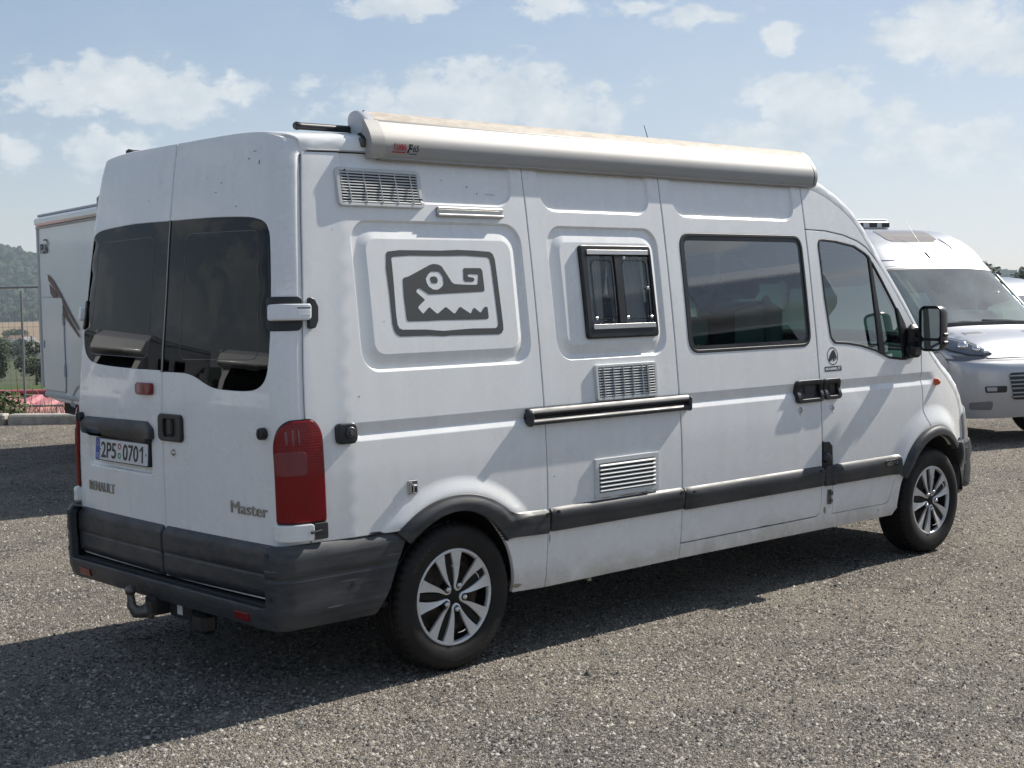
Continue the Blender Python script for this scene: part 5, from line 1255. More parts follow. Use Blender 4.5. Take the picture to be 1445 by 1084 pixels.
# the yard: level gravel, cut off along the kerb on the far left
KD = 20.45
def yard_edge(a):
    d = math.cos(a-YAW); l = -math.sin(a-YAW); best = 85.0
    # straight kerb at depth KD for lateral < 5 m, moving away to the right
    for r in np.linspace(15, 85, 400):
        D = r*d; la = r*l; lim = KD+.35+max(0, la-4.5)**2*.9+max(0, -la-26)**2*.15
        if D > lim: best = r; break
    return float(best)
V = [(CP[0], CP[1], 0)]; NA = 360; F = []
ed = [yard_edge(math.radians(-180+k)+YAW) for k in range(NA)]
rings_ = [.08, .25, .5, .75, 1.0]
for q in rings_:
    for k in range(NA):
        a = math.radians(-180+k)+YAW; V.append((CP[0]+ed[k]*q*math.cos(a), CP[1]+ed[k]*q*math.sin(a), 0))
for k in range(NA): F.append((0, 1+k, 1+(k+1) % NA))
for i in range(len(rings_)-1):
    for k in range(NA): F.append((1+i*NA+k, 1+(i+1)*NA+k, 1+(i+1)*NA+(k+1) % NA, 1+i*NA+(k+1) % NA))
yard = mesh_ob('gravel_ground', V, F, M_GRAVEL); yard['kind'] = 'structure'

# falling ground beyond: bank, meadow, valley, field, wooded hills
HR = [0, 30, 45, 70, 95, 130, 200, 400, 800, 1000, 1300, 1600, 1800]
HZ_ = [0, -.9, -1.9, -3.2, -4.1, -5.2, -9.6, -15, -22.5, -22.6, -20.5, -18.2, -15.5]
hprof = pchip(HR[1:], HZ_[1:])
hill_el = pchip([-180, -120, -70, -35, -22, -15, -8, 0, 10, 16, 18.2, 19.8, 23, 30, 45, 80, 120, 180], [1.3, 1.7, 1.0, .62, .50, .50, .42, .35, .62, 1.15, 1.62, 2.12, 2.9, 3.6, 2.6, 1.8, 2.2, 1.3])
def th(r, az):
    az = (az+180) % 360-180
    if r <= 1800: return float(hprof(max(r, 30)))
    top = 1.718+2600*math.tan(math.radians(float(hill_el(az)))); q = sstep((r-1800)/800)
    return float(-15.5+(top+15.5)*q+4*math.sin(az*1.7+r*.01)*q*(1-q)*4)
def ground_mat(name, c1, c2, sc, c3=None):
    return mat(name, c1, rough=.95, spec=.15, noise=(sc, 1.0, c2), streak=(sc*9, .6, c3) if c3 else None)
# bank ring: inner edge follows the yard
nA = NA; V = []; F = []
for q in (0, 1, 2):
    for k in range(NA):
        a = math.radians(-180+k)+YAW; r = ed[k]-.05 if q == 0 else (max(ed[k]+2.5, 30) if q == 1 else max(ed[k]+6, 92)); z = -.01 if q == 0 else th(r, k-180)
        V.append((CP[0]+r*math.cos(a), CP[1]+r*math.sin(a), z))
for i in range(2):
    for k in range(NA): F.append((i*NA+k, i*NA+(k+1) % NA, (i+1)*NA+(k+1) % NA, (i+1)*NA+k))
bank = mesh_ob('grass_bank', V, F, ground_mat('dry_grass', (.16, .13, .075), (.09, .10, .04), .7, (.22, .18, .11)), None, True); bank['kind'] = 'structure'
polar('meadow', [91, 110, 130, 160, 200], th, ground_mat('meadow_green', (.050, .085, .022), (.075, .105, .03), .08, (.04, .066, .02)), naz=120)
polar('valley_ground', [199, 300, 400, 600, 800, 1000], th, ground_mat('valley_green', (.060, .075, .035), (.10, .095, .055), .012, (.04, .055, .025)), naz=120)
polar('stubble_field', [999, 1150, 1300, 1450, 1600, 1702], th, ground_mat('stubble', (.235, .165, .095), (.19, .135, .075), .004), naz=120)
hills = polar('hills', [1700, 1800, 1900, 2000, 2100, 2200, 2300, 2400, 2500, 2600, 2900], lambda r, az: th(min(r, 2600), az)-(max(r-2600, 0)*.1), ground_mat('hill_green', (.030, .046, .020), (.022, .036, .016), .01), naz=240)
# woodland over the hillside: one mass of crowns
wood = MB()
for _ in range(3300):
    az = random.uniform(9, 33) if random.random() < .72 else random.uniform(-40, 9); r = random.uniform(1720, 2640); a = math.radians(az)+YAW; s_ = random.uniform(5, 10)
    z = th(min(r, 2600), az); wood.ico((CP[0]+r*math.cos(a), CP[1]+r*math.sin(a), z+s_*.6), s_, random.uniform(.8, 1.25), .28)
wood = wood.build('woodland', mat('wood_leaf', (.026, .042, .018), rough=.95, spec=.1, noise=(.03, 1, (.040, .056, .024)))); wood['kind'] = 'stuff'

# kerb stones, each its own block
kmat = mat('kerb_concrete', (.42, .39, .34), rough=.9, noise=(6, .8, (.17, .16, .14)), bump=(60, .5, .01))
for k in range(16):
    lat = -13.4+1.02*k; c = at(KD+.13, lat+.5); m = MB(); L_ = 1.0-.02*(k % 3)
    m.box((0, 0, .035), (L_, .26, .23), bev=.025)
    o = m.build('kerb_stone', kmat, None, loc=(c[0], c[1], random.uniform(-.012, .012))); o.rotation_euler = (random.uniform(-.03, .03), random.uniform(-.012, .012), YAW-math.pi/2+random.uniform(-.015, .015))
    tag(o, {5: 'kerb stone at the left edge of the photo under the fence', 6: 'long kerb stone under the fence, left of the motorhome tail', 7: 'kerb stone running in behind the left rear door of the camper van'}.get(k, 'kerb stone out of view behind the camper van or left of the photo'), 'kerb stone', 'kerb stones along the gravel edge')

# site fence: welded panels of thin wire in tube frames
M_GALV = mat('galvanised_tube', (.23, .24, .25), rough=.5, metal=.6)
def fence_panel(lat0, lat1, lab='wire fence panel hidden behind the camper van and the motorhome'):
    c = at(KD+3.4, (lat0+lat1)/2); w = lat1-lat0; h0, h1 = .03, 2.02
    t = thing('fence_panel', lab, 'fence', (c[0], c[1], 0), YAW-math.pi/2, 'wire fence panels beyond the kerb')
    for s in (-1,):
        m = MB(); m.tube([(s*w/2*.985, 0, -.5), (s*w/2*.985, 0, h1-.06)], .021, 8); m.build('post', M_GALV, t)
    for z in (h0, h1):
        m = MB(); m.tube([(-w/2, 0, z), (w/2, 0, z)], .018, 8); m.build('rail', M_GALV, t)
    m = MB(); n = int(w/.10)
    for k in range(1, n):
        x = -w/2+w*k/n; m.box((x, .012, (h0+h1)/2), (.0035, .0035, h1-h0))
    m.build('upright_wires', mat('fence_wire', (.12, .125, .13), rough=.6, metal=.4) if 'fence_wire' not in bpy.data.materials else bpy.data.materials['fence_wire'], t)['kind'] = 'stuff'
    m = MB()
    for k in range(1, 9): m.box((0, .016, h0+(h1-h0)*k/9), (w, .0035, .0035))
    m.build('cross_wires', bpy.data.materials['fence_wire'], t)['kind'] = 'stuff'
    return t
P0 = -8.20
fence_panel(P0-3.46, P0, 'wire fence panel at the left edge, left of the steel post'); fence_panel(P0, P0+3.46, 'wire fence panel from the steel post to behind the white motorhome'); fence_panel(P0+3.46, P0+6.92); fence_panel(P0+6.92, P0+10.38)

# low shed below the bank with a faded pink corrugated roof
M_PINK = mat('faded_red_sheet', (.46, .16, .18), rough=.6, noise=(1.4, .8, (.56, .28, .29)), streak=(7, .5, (.33, .10, .11)))
M_PINKD = mat('red_ridge', (.33, .055, .075), rough=.6, noise=(3, .6, (.25, .05, .06)))
sc_ = at(KD+6.6, -7.8); shed = thing('shed', 'low shed with a faded pink corrugated roof below the kerb', 'shed', (sc_[0], sc_[1], 0), YAW-math.pi/2)
NW = 150; V = []; F = []; W_ = 12.0; q = .55
for k in range(NW+1):
    x = -W_/2+W_*k/NW; ph = (k % 6)/6; dz = .055*(1 if ph in (1/6, 2/6, 3/6) else 0)
    for (dx, y, z) in ((0, -2.4, -.62), (q*.8, 1.2, -.08)): V.append((x+dx, y, z+dz))
for k in range(NW): F.append((2*k, 2*k+2, 2*k+3, 2*k+1))
mesh_ob('roof', V, F, M_PINK, shed)
m = MB(); m.box((.3, 1.28, .00), (12.2, .34, .07), bev=.02); m.build('ridge_cap', M_PINKD, shed)
V = []; F = []
for k in range(NW+1):
    x = -W_/2+W_*k/NW; ph = (k % 6)/6; dz = .055*(1 if ph in (1/6, 2/6, 3/6) else 0)
    for (dx, y, z) in ((q*.8, 1.34, -.08), (0, 4.6, -.75)): V.append((x+dx, y, z+dz))
for k in range(NW): F.append((2*k, 2*k+2, 2*k+3, 2*k+1))
mesh_ob('roof', V, F, M_PINK, shed)
m = MB(); m.box((0, 1.0, -1.7), (11.4, 6.2, 2.0)); m.build('wall', M_PINKD, shed)

# dry grass and weeds along the fence foot
def blades(name, n, fn, material, kind='stuff', label=None):
    V = []; F = []
    for _ in range(n):
        x, y, z, h, lean, w = fn(); a = random.uniform(0, 6.28); b = random.uniform(0, 6.28); dx, dy = math.cos(b)*w/2, math.sin(b)*w/2; lx, ly = math.cos(a)*lean*h, math.sin(a)*lean*h; i = len(V)
        V += [(x-dx, y-dy, z), (x+dx, y+dy, z), (x+lx*.4+dx*.7, y+ly*.4+dy*.7, z+h*.6), (x+lx*.4-dx*.7, y+ly*.4-dy*.7, z+h*.6), (x+lx, y+ly, z+h)]
        F += [(i, i+1, i+2, i+3), (i+3, i+2, i+4)]
    o = mesh_ob(name, V, F, material); o['kind'] = kind; return o
def gf():
    p = at(KD+random.uniform(.28, 2.3), random.uniform(-13, 2)); tall = random.random() < .10
    return (p[0], p[1], -.10-.05*random.random(), random.uniform(.5, 1.05) if tall else random.uniform(.10, .42), random.uniform(.1, .9), .012 if tall else .016)
blades('dry_grass', 3600, gf, mat('straw', (.30, .225, .13), rough=.9, noise=(3, .9, (.17, .15, .07))))
def leafy(name, c, rx, ry, rz, n, size, material, parent=None, stems=True, seed=1):
    rr = random.Random(seed); V = []; F = []
    for _ in range(n):
        while True:
            u = [rr.uniform(-1, 1) for _ in range(3)]
            if sum(v*v for v in u) < 1 and sum(v*v for v in u) > .12: break
        k = 1+.22*math.sin(u[0]*5+seed)*math.cos(u[2]*6+seed*2)
        p = Vector((c[0]+u[0]*rx*k, c[1]+u[1]*ry*k, c[2]+u[2]*rz*k)); a = Vector((rr.uniform(-1, 1), rr.uniform(-1, 1), rr.uniform(-.7, .7))).normalized(); b = a.orthogonal().normalized(); s_ = size*rr.uniform(.6, 1.4); i = len(V)
        V += [p-a*s_, p+b*s_*.55, p+a*s_, p-b*s_*.55]; F.append((i, i+1, i+2, i+3))
    return mesh_ob(name, V, F, material, parent)
M_LEAF = mat('leaf_green', (.055, .085, .022), rough=.7, spec=.3, noise=(2.5, 1, (.095, .110, .030)))
M_LEAFD = mat('leaf_dark', (.022, .036, .014), rough=.75, spec=.25, noise=(.4, 1, (.040, .058, .020)))
M_BARK = mat('bark', (.07, .055, .04), rough=.95)
for k, (lat, dd) in enumerate(((-7.48, .55), (-6.35, .8))):
    p = at(KD+dd, lat); t = thing('weed_bush', ('yellow-green weed bush growing behind the kerb, leftmost of the two', 'small leafy weed behind the kerb beside the parked motorhome')[k], 'bush', (p[0], p[1], -.1))
    leafy('leaves', (0, 0, .30-.06*k), (.27-.12*k), .25, .28-.08*k, 600, .04, M_LEAF, t, seed=3+k)
    m = MB()
    for j in range(6): m.tube([(0, 0, 0), (.2*math.cos(j), .2*math.sin(j), .35)], .006, 5)
    m.build('stem', M_BARK, t)

# hedge trees below the meadow
def tree(depth, lat, h, rad, label, group, seed, dark=True, zb=None):
    p = at(depth, lat); r = math.hypot(depth, lat); zb = th(r, 20) if zb is None else zb
    t = thing('tree', label, 'tree', (p[0], p[1], zb), 0, group); rr = random.Random(seed)
    m = MB(); m.tube([(0, 0, -.3), (.1, 0, h*.35), (.0, .1, h*.7)], [h*.035, h*.025, h*.01], 8)
    for j in range(5):
        a = j*1.3+seed; m.tube([(0, 0, h*(.25+.08*j)), (math.cos(a)*rad*.55, math.sin(a)*rad*.55, h*(.45+.08*j))], [h*.014, h*.005], 5)
    m.build('trunk', M_BARK, t)
    V = None; mb = MB()
    for j in range(9):
        a = rr.uniform(0, 6.28); q = rr.uniform(.15, .75); c = (math.cos(a)*rad*q, math.sin(a)*rad*q, h*rr.uniform(.35, .85)); rs = rad*rr.uniform(.28, .5)
        for _ in range(150):
            u = Vector((rr.gauss(0, 1), rr.gauss(0, 1), rr.gauss(0, 1))).normalized()*rs*rr.uniform(.6, 1.08); pp = Vector(c)+u; d1 = Vector((rr.uniform(-1, 1), rr.uniform(-1, 1), rr.uniform(-.6, .6))).normalized(); d2 = d1.orthogonal().normalized(); s_ = h*.035*rr.uniform(.6, 1.5)
            mb.add([pp-d1*s_, pp+d2*s_*.6, pp+d1*s_, pp-d2*s_*.6], [(0, 1, 2, 3)])
    mb.build('crown', M_LEAFD if dark else M_LEAF, t); return t
seed = 11
for k, (D, lat, h, rad, dk) in enumerate(((182, -66.5, 6.4, 3.6, True), (186, -62.2, 5.4, 3.2, True), (190, -70.5, 6.0, 3.4, True), (176, -57.6, 6.6, 1.9, True), (188, -53.5, 5.6, 3.0, True), (184, -48.0, 6.0, 3.3, True), (186, -76, 6.2, 3.5, True), (180, -41, 6.0, 3.2, True))):
    tree(D, lat, h, rad, {0: 'dark bushy hedge tree at the left edge beyond the green meadow', 1: 'dark hedge tree behind the steel fence post', 3: 'tall narrow hedge tree beside the white motorhome'}.get(k, 'hedge tree out of view behind the motorhome or beyond the left edge'), 'hedge trees beyond the meadow', seed+k, dk)
# trees on the skyline behind the silver van
for k, (D, lat, h, rad) in enumerate(((230, 75.0, 9.0, 3.6), (236, 78.5, 8.2, 3.8), (228, 82.5, 7.4, 3.6), (232, 87, 7.6, 4.0), (226, 71.5, 7.8, 3.0), (240, 92, 8.4, 4.4))):
    tree(D, lat, h, rad, {0: 'leftmost small dark skyline tree beside the silver van windscreen', 1: 'small dark skyline tree at the right, second from the silver van', 2: 'rightmost small skyline tree above the dark grey van'}.get(k, 'skyline tree hidden behind the silver van or right of the photo'), 'skyline trees at the right', 40+k, True, zb=-1.6)

# village houses in the valley
M_WALLW = mat('house_white', (.62, .60, .56), rough=.9); M_WALLC = mat('house_cream', (.48, .42, .33), rough=.9); M_ROOFG = mat('roof_grey', (.17, .165, .165), rough=.8, noise=(.6, .5, (.12, .115, .11))); M_ROOFR = mat('roof_brown', (.20, .115, .08), rough=.8)
M_WIN = mat('house_window', (.03, .035, .045), rough=.2)
def house(D, lat, w, d, h, rh, rz, wm, rm, label):
    p = at(D, lat); r = math.hypot(D, lat); t = thing('house', label, 'house', (p[0], p[1], th(r, 18)-.5), YAW-math.pi/2+rz)
    m = MB(); m.box((0, 0, h/2), (w, d, h)); m.add([(-w/2, -d/2, h), (w/2, -d/2, h), (0, -d/2, h+rh), (-w/2, d/2, h), (w/2, d/2, h), (0, d/2, h+rh)], [(0, 1, 2), (3, 5, 4)]); m.build('wall', wm, t)
    m = MB(); e = .5
    for s in (-1, 1):
        q = 1+e/(w/2); V = [(s*w/2*q, -d/2-e, h-rh*(q-1)), (s*w/2*q, d/2+e, h-rh*(q-1)), (0, d/2+e, h+rh), (0, -d/2-e, h+rh)]; m.add(V+[(a, b, c+.25) for a, b, c in V], [(0, 1, 2, 3), (4, 5, 6, 7), (0, 1, 5, 4), (1, 2, 6, 5), (2, 3, 7, 6), (3, 0, 4, 7)])
    rf = m.build('roof', rm, t)
    m = MB(); m.box((w*.2, d*.1, h+rh*.9), (.7, .7, 1.8)); m.build('chimney', rm, rf)
    for fx in (-.22, .22):
        m = MB(); m.box((fx*w, -d/2-.03, h*.86), (1.3, .1, 1.5)); m.build('window', M_WIN, t)
    for k in range(3):
        m = MB(); m.box((w/2+.03, -d/3+k*d/3, h*.6), (.1, 1.2, 1.4)); m.build('window', M_WIN, t)
    return t
house(640, -217.5, 8.5, 13, 5.6, 3.6, -.10, M_WALLW, M_ROOFG, 'white gabled house with two dark windows in the valley, seen beside the motorhome')
house(600, -207.5, 15, 10, 3.6, 3.4, .55, M_WALLC, M_ROOFG, 'low grey-roofed house in the valley just below the white gabled house')
house(700, -246, 16, 9, 4.6, 3.2, 1.35, M_WALLC, M_ROOFG, 'long grey-roofed house at the far left of the village')
house(760, -262, 18, 10, 5, 3.6, 1.5, M_WALLW, M_ROOFR, 'brown-roofed house behind the other houses of the village')
house(730, -232.5, 20, 9, 4.8, 3.0, 1.5, M_WALLW, M_ROOFG, 'wide pale house with a long grey roof behind the white gabled house')
for k, (D, lat, h) in enumerate(((560, -198, 9), (585, -204.5, 6), (540, -186, 8), (650, -236, 10), (620, -222, 9), (690, -222, 8), (590, -214, 8), (800, -258, 12), (790, -272, 11), (830, -290, 12))):
    tree(D, lat, h, h*.5, 'tree among the houses ' + ['near the white gabled house', 'in front of the grey-roofed house', 'hidden behind the motorhome', 'at the left end of the village', 'left of the white gabled house', 'behind the white gabled house', 'right of the low grey-roofed house', 'behind the brown-roofed house', 'at the far left behind the long house', 'farthest back on the left'][k], 'village trees', 70+k, k % 2 == 0)
# PART3 ------------------------------------------------------------------ other vehicles
def shell_inv(sh, y, z, wlo):
    q = np.linspace(0, 1, 121); ww = np.linspace(wlo, sh.w[-1], 260); T, W_ = np.meshgrid(q, ww); P = sh.f(T.ravel(), W_.ravel())
    e = (P[:, 1]-abs(y))**2+(P[:, 2]-z)**2; i = int(np.argmin(e)); return (float(T.ravel()[i])*(1 if y >= 0 else -1), float(W_.ravel()[i]))
M_WHEELB = mat('plain_wheel', (.12, .12, .125), rough=.5, metal=.5)
def plain_wheel(x, y, r, par, sg, wd=.21):
    m = MB(); s = sg; m.lathe([(0, y-s*.05), (.10, y-s*.03), (.11, y-s*.055), (r*.52, y-s*.06), (r*.60, y-s*.02), (r*.63, y-s*.02), (r*.63, y-s*.2)], 28, (x, 0, r)); w = m.build('wheel', M_WHEELB, par, True, 40)
    m = MB(); m.lathe([(r*.62, y-s*.02), (r*.75, y), (r*.9, y-s*.005), (r*.98, y-s*.03), (r, y-s*.06), (r, y-s*(wd-.03)), (r*.9, y-s*wd), (r*.6, y-s*wd)], 40, (x, 0, r)); m.build('tyre', M_RUBBER, w, True, 40); return w

def panel_van(label, pos, ang, paint, detail=True, sc=1.0, rack=False, group=None):
    k = sc
    hwz = pchip([.2, .5, .9, 1.2, 1.5, 2.0, 2.36, 2.5], [.95, 1.00, 1.02, 1.005, .965, .90, .835, .80])
    st = [(-5.6, 2.36, .10, 5), (-5.45, 2.44, .11, 5), (-4.8, 2.49, .12, 5), (-2.85, 2.50, .12, 5), (-2.45, 2.465, .12, 4.6), (-2.05, 2.30, .13, 4.2), (-1.66, 1.99, .14, 3.6), (-.82, 1.32, .17, 3.1), (-.70, 1.255, .20, 3), (-.34, 1.13, .26, 2.9), (-.15, 1.01, .30, 2.9),
          (-.07, .945, .33, 2.9), (.02, .905, .38, 2.9), (.06, .83, .42, 2.9), (.075, .62, .44, 2.9), (.05, .42, .44, 2.9), (.0, .26, .42, 2.9)]
    st = [(a, b*k, c, d) for a, b, c, d in st]
    sh = Shell(st, lambda x, z: hwz(np.asarray(z)/k)-.05*(np.maximum(x+1.0, 0)/.8)**2, (.97*sc, 1.42*sc))
    t = thing('parked_van', label, 'van', (pos[0], pos[1], 0), ang, group)
    wt = sh.w_at_z(2.0*k); wb = sh.w_at_z(1.30*k); wl = sh.w_at_z(.93*k); we = sh.w_at_z(.29*k)
    S = sh.S
    sf = lambda sg: Surf(lambda x, z: np.stack([x+0*z, sg*sh.hw(x, z)+0*x, z+0*x], -1), 1 if sg < 0 else -1)
    ww = np.linspace(.02, we, 90); bx, bz = sh.B(ww); edge = list(zip(bx.tolist(), bz.tolist()))
    def archp(cx): return arc(cx, .34, .39, .40, 180, 0, 18)
    win = rpoly([(-2.02, 1.30*k), (-1.10, 1.27*k), (-1.02, 1.35*k), (-1.62, 1.90*k), (-2.02, 1.92*k)], .05)
    out = [(-5.55, .32)]+archp(-4.55)+[(-1.5, .30)]+archp(-.95)+[(edge[-1][0], .30)]+edge[::-1]
    for sg in (-1, 1):
        SS = sf(sg); p = sheet('side_panel', SS, out, paint, t, holes=[win], step=.12, es=.04, lip=.003, flange=.02)
        sheet('side_window', SS, win, M_GLASS, p, step=.15, es=.05, lip=0, flange=0, d=-.006)
        for x in (-4.55, -.95): plain_wheel(x, sg*.96, .335, t, sg)
        sheet('door_joint', SS, [(-2.16, .36), (-2.15, .36), (-2.15, 1.95*k), (-2.16, 1.95*k)], M_INK, p, step=0, es=.1, lip=0, flange=0, d=.001)
        m = MB(); m.box((-1.02, sg*1.13, 1.42*k), (.12, .20, .34), bev=.05); m.box((-1.05, sg*1.0, 1.33*k), (.08, .16, .08), bev=.02); m.build('mirror', M_BLACK, t, True, 40)
    m = MB(); m.box((-5.58, 0, 1.30*k), (.06, 1.75, 1.95*k), bev=.02); m.build('rear_door', paint, t)
    m = MB(); m.box((-2.9, 0, .42), (5.2, 1.6, .16)); m.build('underbody', M_UNDER, t)
    ws = rpoly([(-.93, wt+.02), (.93, wt+.02), (.955, wb-.03), (-.955, wb-.03)], .07)
    sheet('roof', S, [(-1, .01), (1, .01), (1, wt-.02), (-1, wt-.02)], paint, t, step=.12, es=.05, flange=.01)
    fr = sheet('windscreen_frame', S, [(-1, wt-.016), (1, wt-.016), (1, wb+.0), (-1, wb+.0)], paint, t, holes=[ws], step=.1, es=.04, flange=.01)
    sheet('windscreen', S, ws, M_WSCR, t, step=.1, es=.04, lip=0, flange=0, d=-.004)
    sheet('windscreen_border', S, ws, M_BLACK, t, holes=[offset_ring(resample(ws if area(ws) > 0 else ws[::-1], .03), .03)], step=.05, es=.03, lip=0, flange=0, d=-.002)
    sheet('bonnet', S, [(-1, wb+.01), (1, wb+.01), (1, wl-.054), (-1, wl-.054)], paint, t, step=.06, es=.025, lip=.004, flange=.015, d=lambda a, b: .010*sstep((.62-np.abs(a))/.04))
    sheet('bonnet_trim', S, [(-1, wl-.050), (1, wl-.050), (1, wl-.006), (-1, wl-.006)], bpy.data.materials.get('trim_grey') or mat('trim_grey', (.14, .145, .16), rough=.45), t, step=.05, es=.03, lip=.002, flange=.01)
    sheet('bumper', S, [(-1, wl), (1, wl), (1, we), (-1, we)], paint, t, step=.05, es=.025, lip=.005, flange=.02, d=lambda a, b: -.02*sstep((b-sh.w_at_z(.53*k))/.02)+0*a)
    m = MB(); P = sh.f(np.array([-.9, .9]), np.array([wb, wb])); m.tube([S(np.array([q]), np.array([wb-.02]), np.array([.004]))[0] for q in np.linspace(-.95, .95, 30)], .036, 6); m.build('scuttle', M_BLACK, t)
    m = MB(); m.box((-1.9, 0, 1.0), (1.0, 1.7, .9), bev=.05); m.box((-1.12, 0, 1.16*k), (.6, 1.7, .16), bev=.05); m.build('dashboard', mat('dash_pale', (.20, .21, .21), rough=.8) if 'dash_pale' not in bpy.data.materials else bpy.data.materials['dash_pale'], t, True, 50)
    for y in (-.45, .45):
        m = MB(); m.box((-2.05, y, 1.35*k), (.14, .48, .65), bev=.06); m.box((-2.1, y, 1.78*k), (.1, .28, .2), bev=.05); m.build('seat', M_SEAT, t, True, 50)
    m = MB(); m.box((-2.6, 0, 1.4*k), (.04, 1.7, 1.5*k)); m.build('bulkhead', M_CREAM, t)
    I = lambda y, z: shell_inv(sh, y, z*k, wb)
    def patch(nm, pts_, material, par, d, step=.03, lip=.004, flange=.012, r=.02, holes=()):
        return sheet(nm, S, rpoly([I(*p) for p in pts_], r), material, par, holes=holes, step=step, es=.015, lip=lip, flange=flange, d=d)
    ML = bpy.data.materials.get('clear_lamp') or glass_mat('clear_lamp', (.92, .93, .94), 1.0, .02, 1.2)
    MI = bpy.data.materials.get('lamp_inner') or mat('lamp_inner', (.34, .35, .37), rough=.35, metal=0.2)
    for sg in (-1, 1):
        hp = [(sg*.54, .990), (sg*.70, .972), (sg*.86, .985), (sg*.965, 1.030), (sg*.975, 1.13), (sg*.95, 1.215), (sg*.84, 1.195), (sg*.72, 1.135), (sg*.62, 1.06)]
        hl = patch('headlamp', hp, MI, t, .004, r=.02)
        patch('lamp_cover', hp, ML, hl, .020, r=.02)
        cy, cz_ = .80*sg, 1.07; ring = [I(cy+(y-cy)*1.0, cz_+(z-cz_)*1.0) for y, z in hp]; inn = [I(cy+(y-cy)*.90, cz_+(z-cz_)*.86) for y, z in hp]
        sheet('lamp_border', S, rpoly(ring, .02), M_BLACK, hl, holes=[rpoly(inn, .02)], step=.03, es=.015, lip=0, flange=0, d=.013)
        for (y, z, r) in ((.63, 1.015, .030), (.70, 1.045, .048), (.80, 1.080, .062), (.895, 1.120, .054)):
            a, b = I(sg*y, z); p = S(np.array([a]), np.array([b]), np.array([.004]))[0]; m = MB(); m.ico(p, r, sub=2); m.build('lamp_bulb', M_CHROME, hl, True, 70)
        patch('lamp_trim', [(sg*.56, .952), (sg*.97, .952), (sg*.975, 1.00), (sg*.93, .985), (sg*.72, .968), (sg*.58, .985)], bpy.data.materials.get('trim_grey') or mat('trim_grey', (.14, .145, .16), rough=.45), t, .004, r=.01)
        fg = patch('fog_lamp', [(sg*.52, .585), (sg*.76, .585), (sg*.78, .655), (sg*.52, .660)], M_BLACK, t, .004)
        patch('fog_lens', [(sg*.64, .600), (sg*.75, .600), (sg*.755, .645), (sg*.64, .645)], MI, fg, .008, r=.01)
        patch('bumper_recess', [(sg*.66, .385), (sg*.88, .395), (sg*.90, .475), (sg*.66, .485)], bpy.data.materials['trim_grey'], t, .0-.012, r=.03)
        m = MB(); pp = [S(np.array([q]), np.array([w_]), np.array([.02]))[0] for q, w_ in ((sg*.02 if sg < 0 else .62, wb-.03), (sg*.30 if sg < 0 else .3, wb-.055), (sg*.78 if sg < 0 else -.05, wb-.075))]; m.tube(pp, .010, 6); m.build('wiper', M_BLACK, t)
        patch('bonnet_vent', [(sg*.30, 1.195), (sg*.55, 1.190), (sg*.56, 1.215), (sg*.31, 1.222)], bpy.data.materials['trim_grey'], t, .014, r=.005)
    g = patch('grille', [(-.43, .50), (.43, .50), (.50, .80), (-.50, .80)], M_BLACK, t, .004, r=.05)
    for i in range(6):
        z = .535+.045*i; a = I(-.45-.01*i, z); b = I(.45+.01*i, z); m = MB(); m.tube([S(np.array([q]), np.array([(a[1]+b[1])/2]), np.array([.012]))[0] for q in np.linspace(a[0], b[0], 12)], .008, 6); m.build('grille_bar', MI, g)
    patch('grille_badge', [(-.06, .86), (.06, .86), (.06, .90), (-.06, .90)], M_CHROME, t, .006, r=.02)
    if detail:
        patch2 = lambda y0, y1, w0, w1: rpoly([(sh.t_at_y(y0, w0), w0), (sh.t_at_y(y1, w0), w0), (sh.t_at_y(y1, w1), w1), (sh.t_at_y(y0, w1), w1)], .12)
        w0, w1 = sh.w_at_z(2.462*k), sh.w_at_z(2.31*k)
        sheet('skylight', S, patch2(-.40, .40, w0, w1), mat('skylight_smoked', (.34, .30, .25), rough=.12, coat=.5), t, step=.05, es=.03, lip=.006, flange=.01, d=.006)
        for sg in (-1, 1):
            sheet('cap_panel', S, rpoly([(sg*.42, sh.w_at_z(2.36*k)), (sg*.84, sh.w_at_z(2.36*k)), (sg*.88, sh.w_at_z(2.09*k)), (sg*.50, sh.w_at_z(2.07*k))], .06), paint, t, step=.05, es=.03, lip=.012, flange=.01, d=.008)
        m = MB(); m.box((-3.45, -.05, 2.565), (.95, .85, .12), bev=.03); ac = m.build('roof_hatch', M_VENT, t)
        m = MB(); m.box((-3.45, -.05, 2.632), (.90, .80, .02), bev=.008); m.build('hatch_lid', M_PRINTWHITE, ac)
        for y in (-.36, -.12, .10, .30):
            m = MB(); m.box((-2.972, y, 2.565), (.008, .12, .06), bev=.002); m.build('hatch_slot', M_INK, ac)
        w_ = sh.w_at_z(2.10*k); p = sh.f(np.array([.01]), np.array([w_]))[0]; m = MB(); m.tube([p, p+np.array([-.10, -.01, .10]), p+np.array([-.42, -.03, .46])], [.012, .004, .0025], 6); m.build('aerial', M_BLACK, t)
        a0 = np.array([[-1.18, -.62, 1.40], [-1.18, -.38, 1.40], [-1.42, -.38, 1.68], [-1.42, -.62, 1.68]]); mesh_ob('price_sheet', a0, [(0, 1, 2, 3)], M_PRINTWHITE, t)
        # seal on the side windows and blue-dark glass line along the front pillar
    if rack:
        for y in (-.62, .62):
            m = MB(); m.tube([(-4.8, y, 2.50*k+.07), (-2.9, y, 2.50*k+.07)], .02, 8)
            for x in (-4.7, -3.85, -3.0): m.box((x, y, 2.50*k+.03), (.08, .04, .09), bev=.01)
            m.build('roof_rail', M_BLACK, t)
        for x in (-4.4, -3.3):
            m = MB(); m.box((x, 0, 2.50*k+.10), (.06, 1.5, .03), bev=.01); m.build('cross_bar', M_BLACK, t)
    return t
M_WSCR = glass_mat('dust_glare_windscreen', (.74, .88, .81), 1.0, 0.0, 2.4, .17)
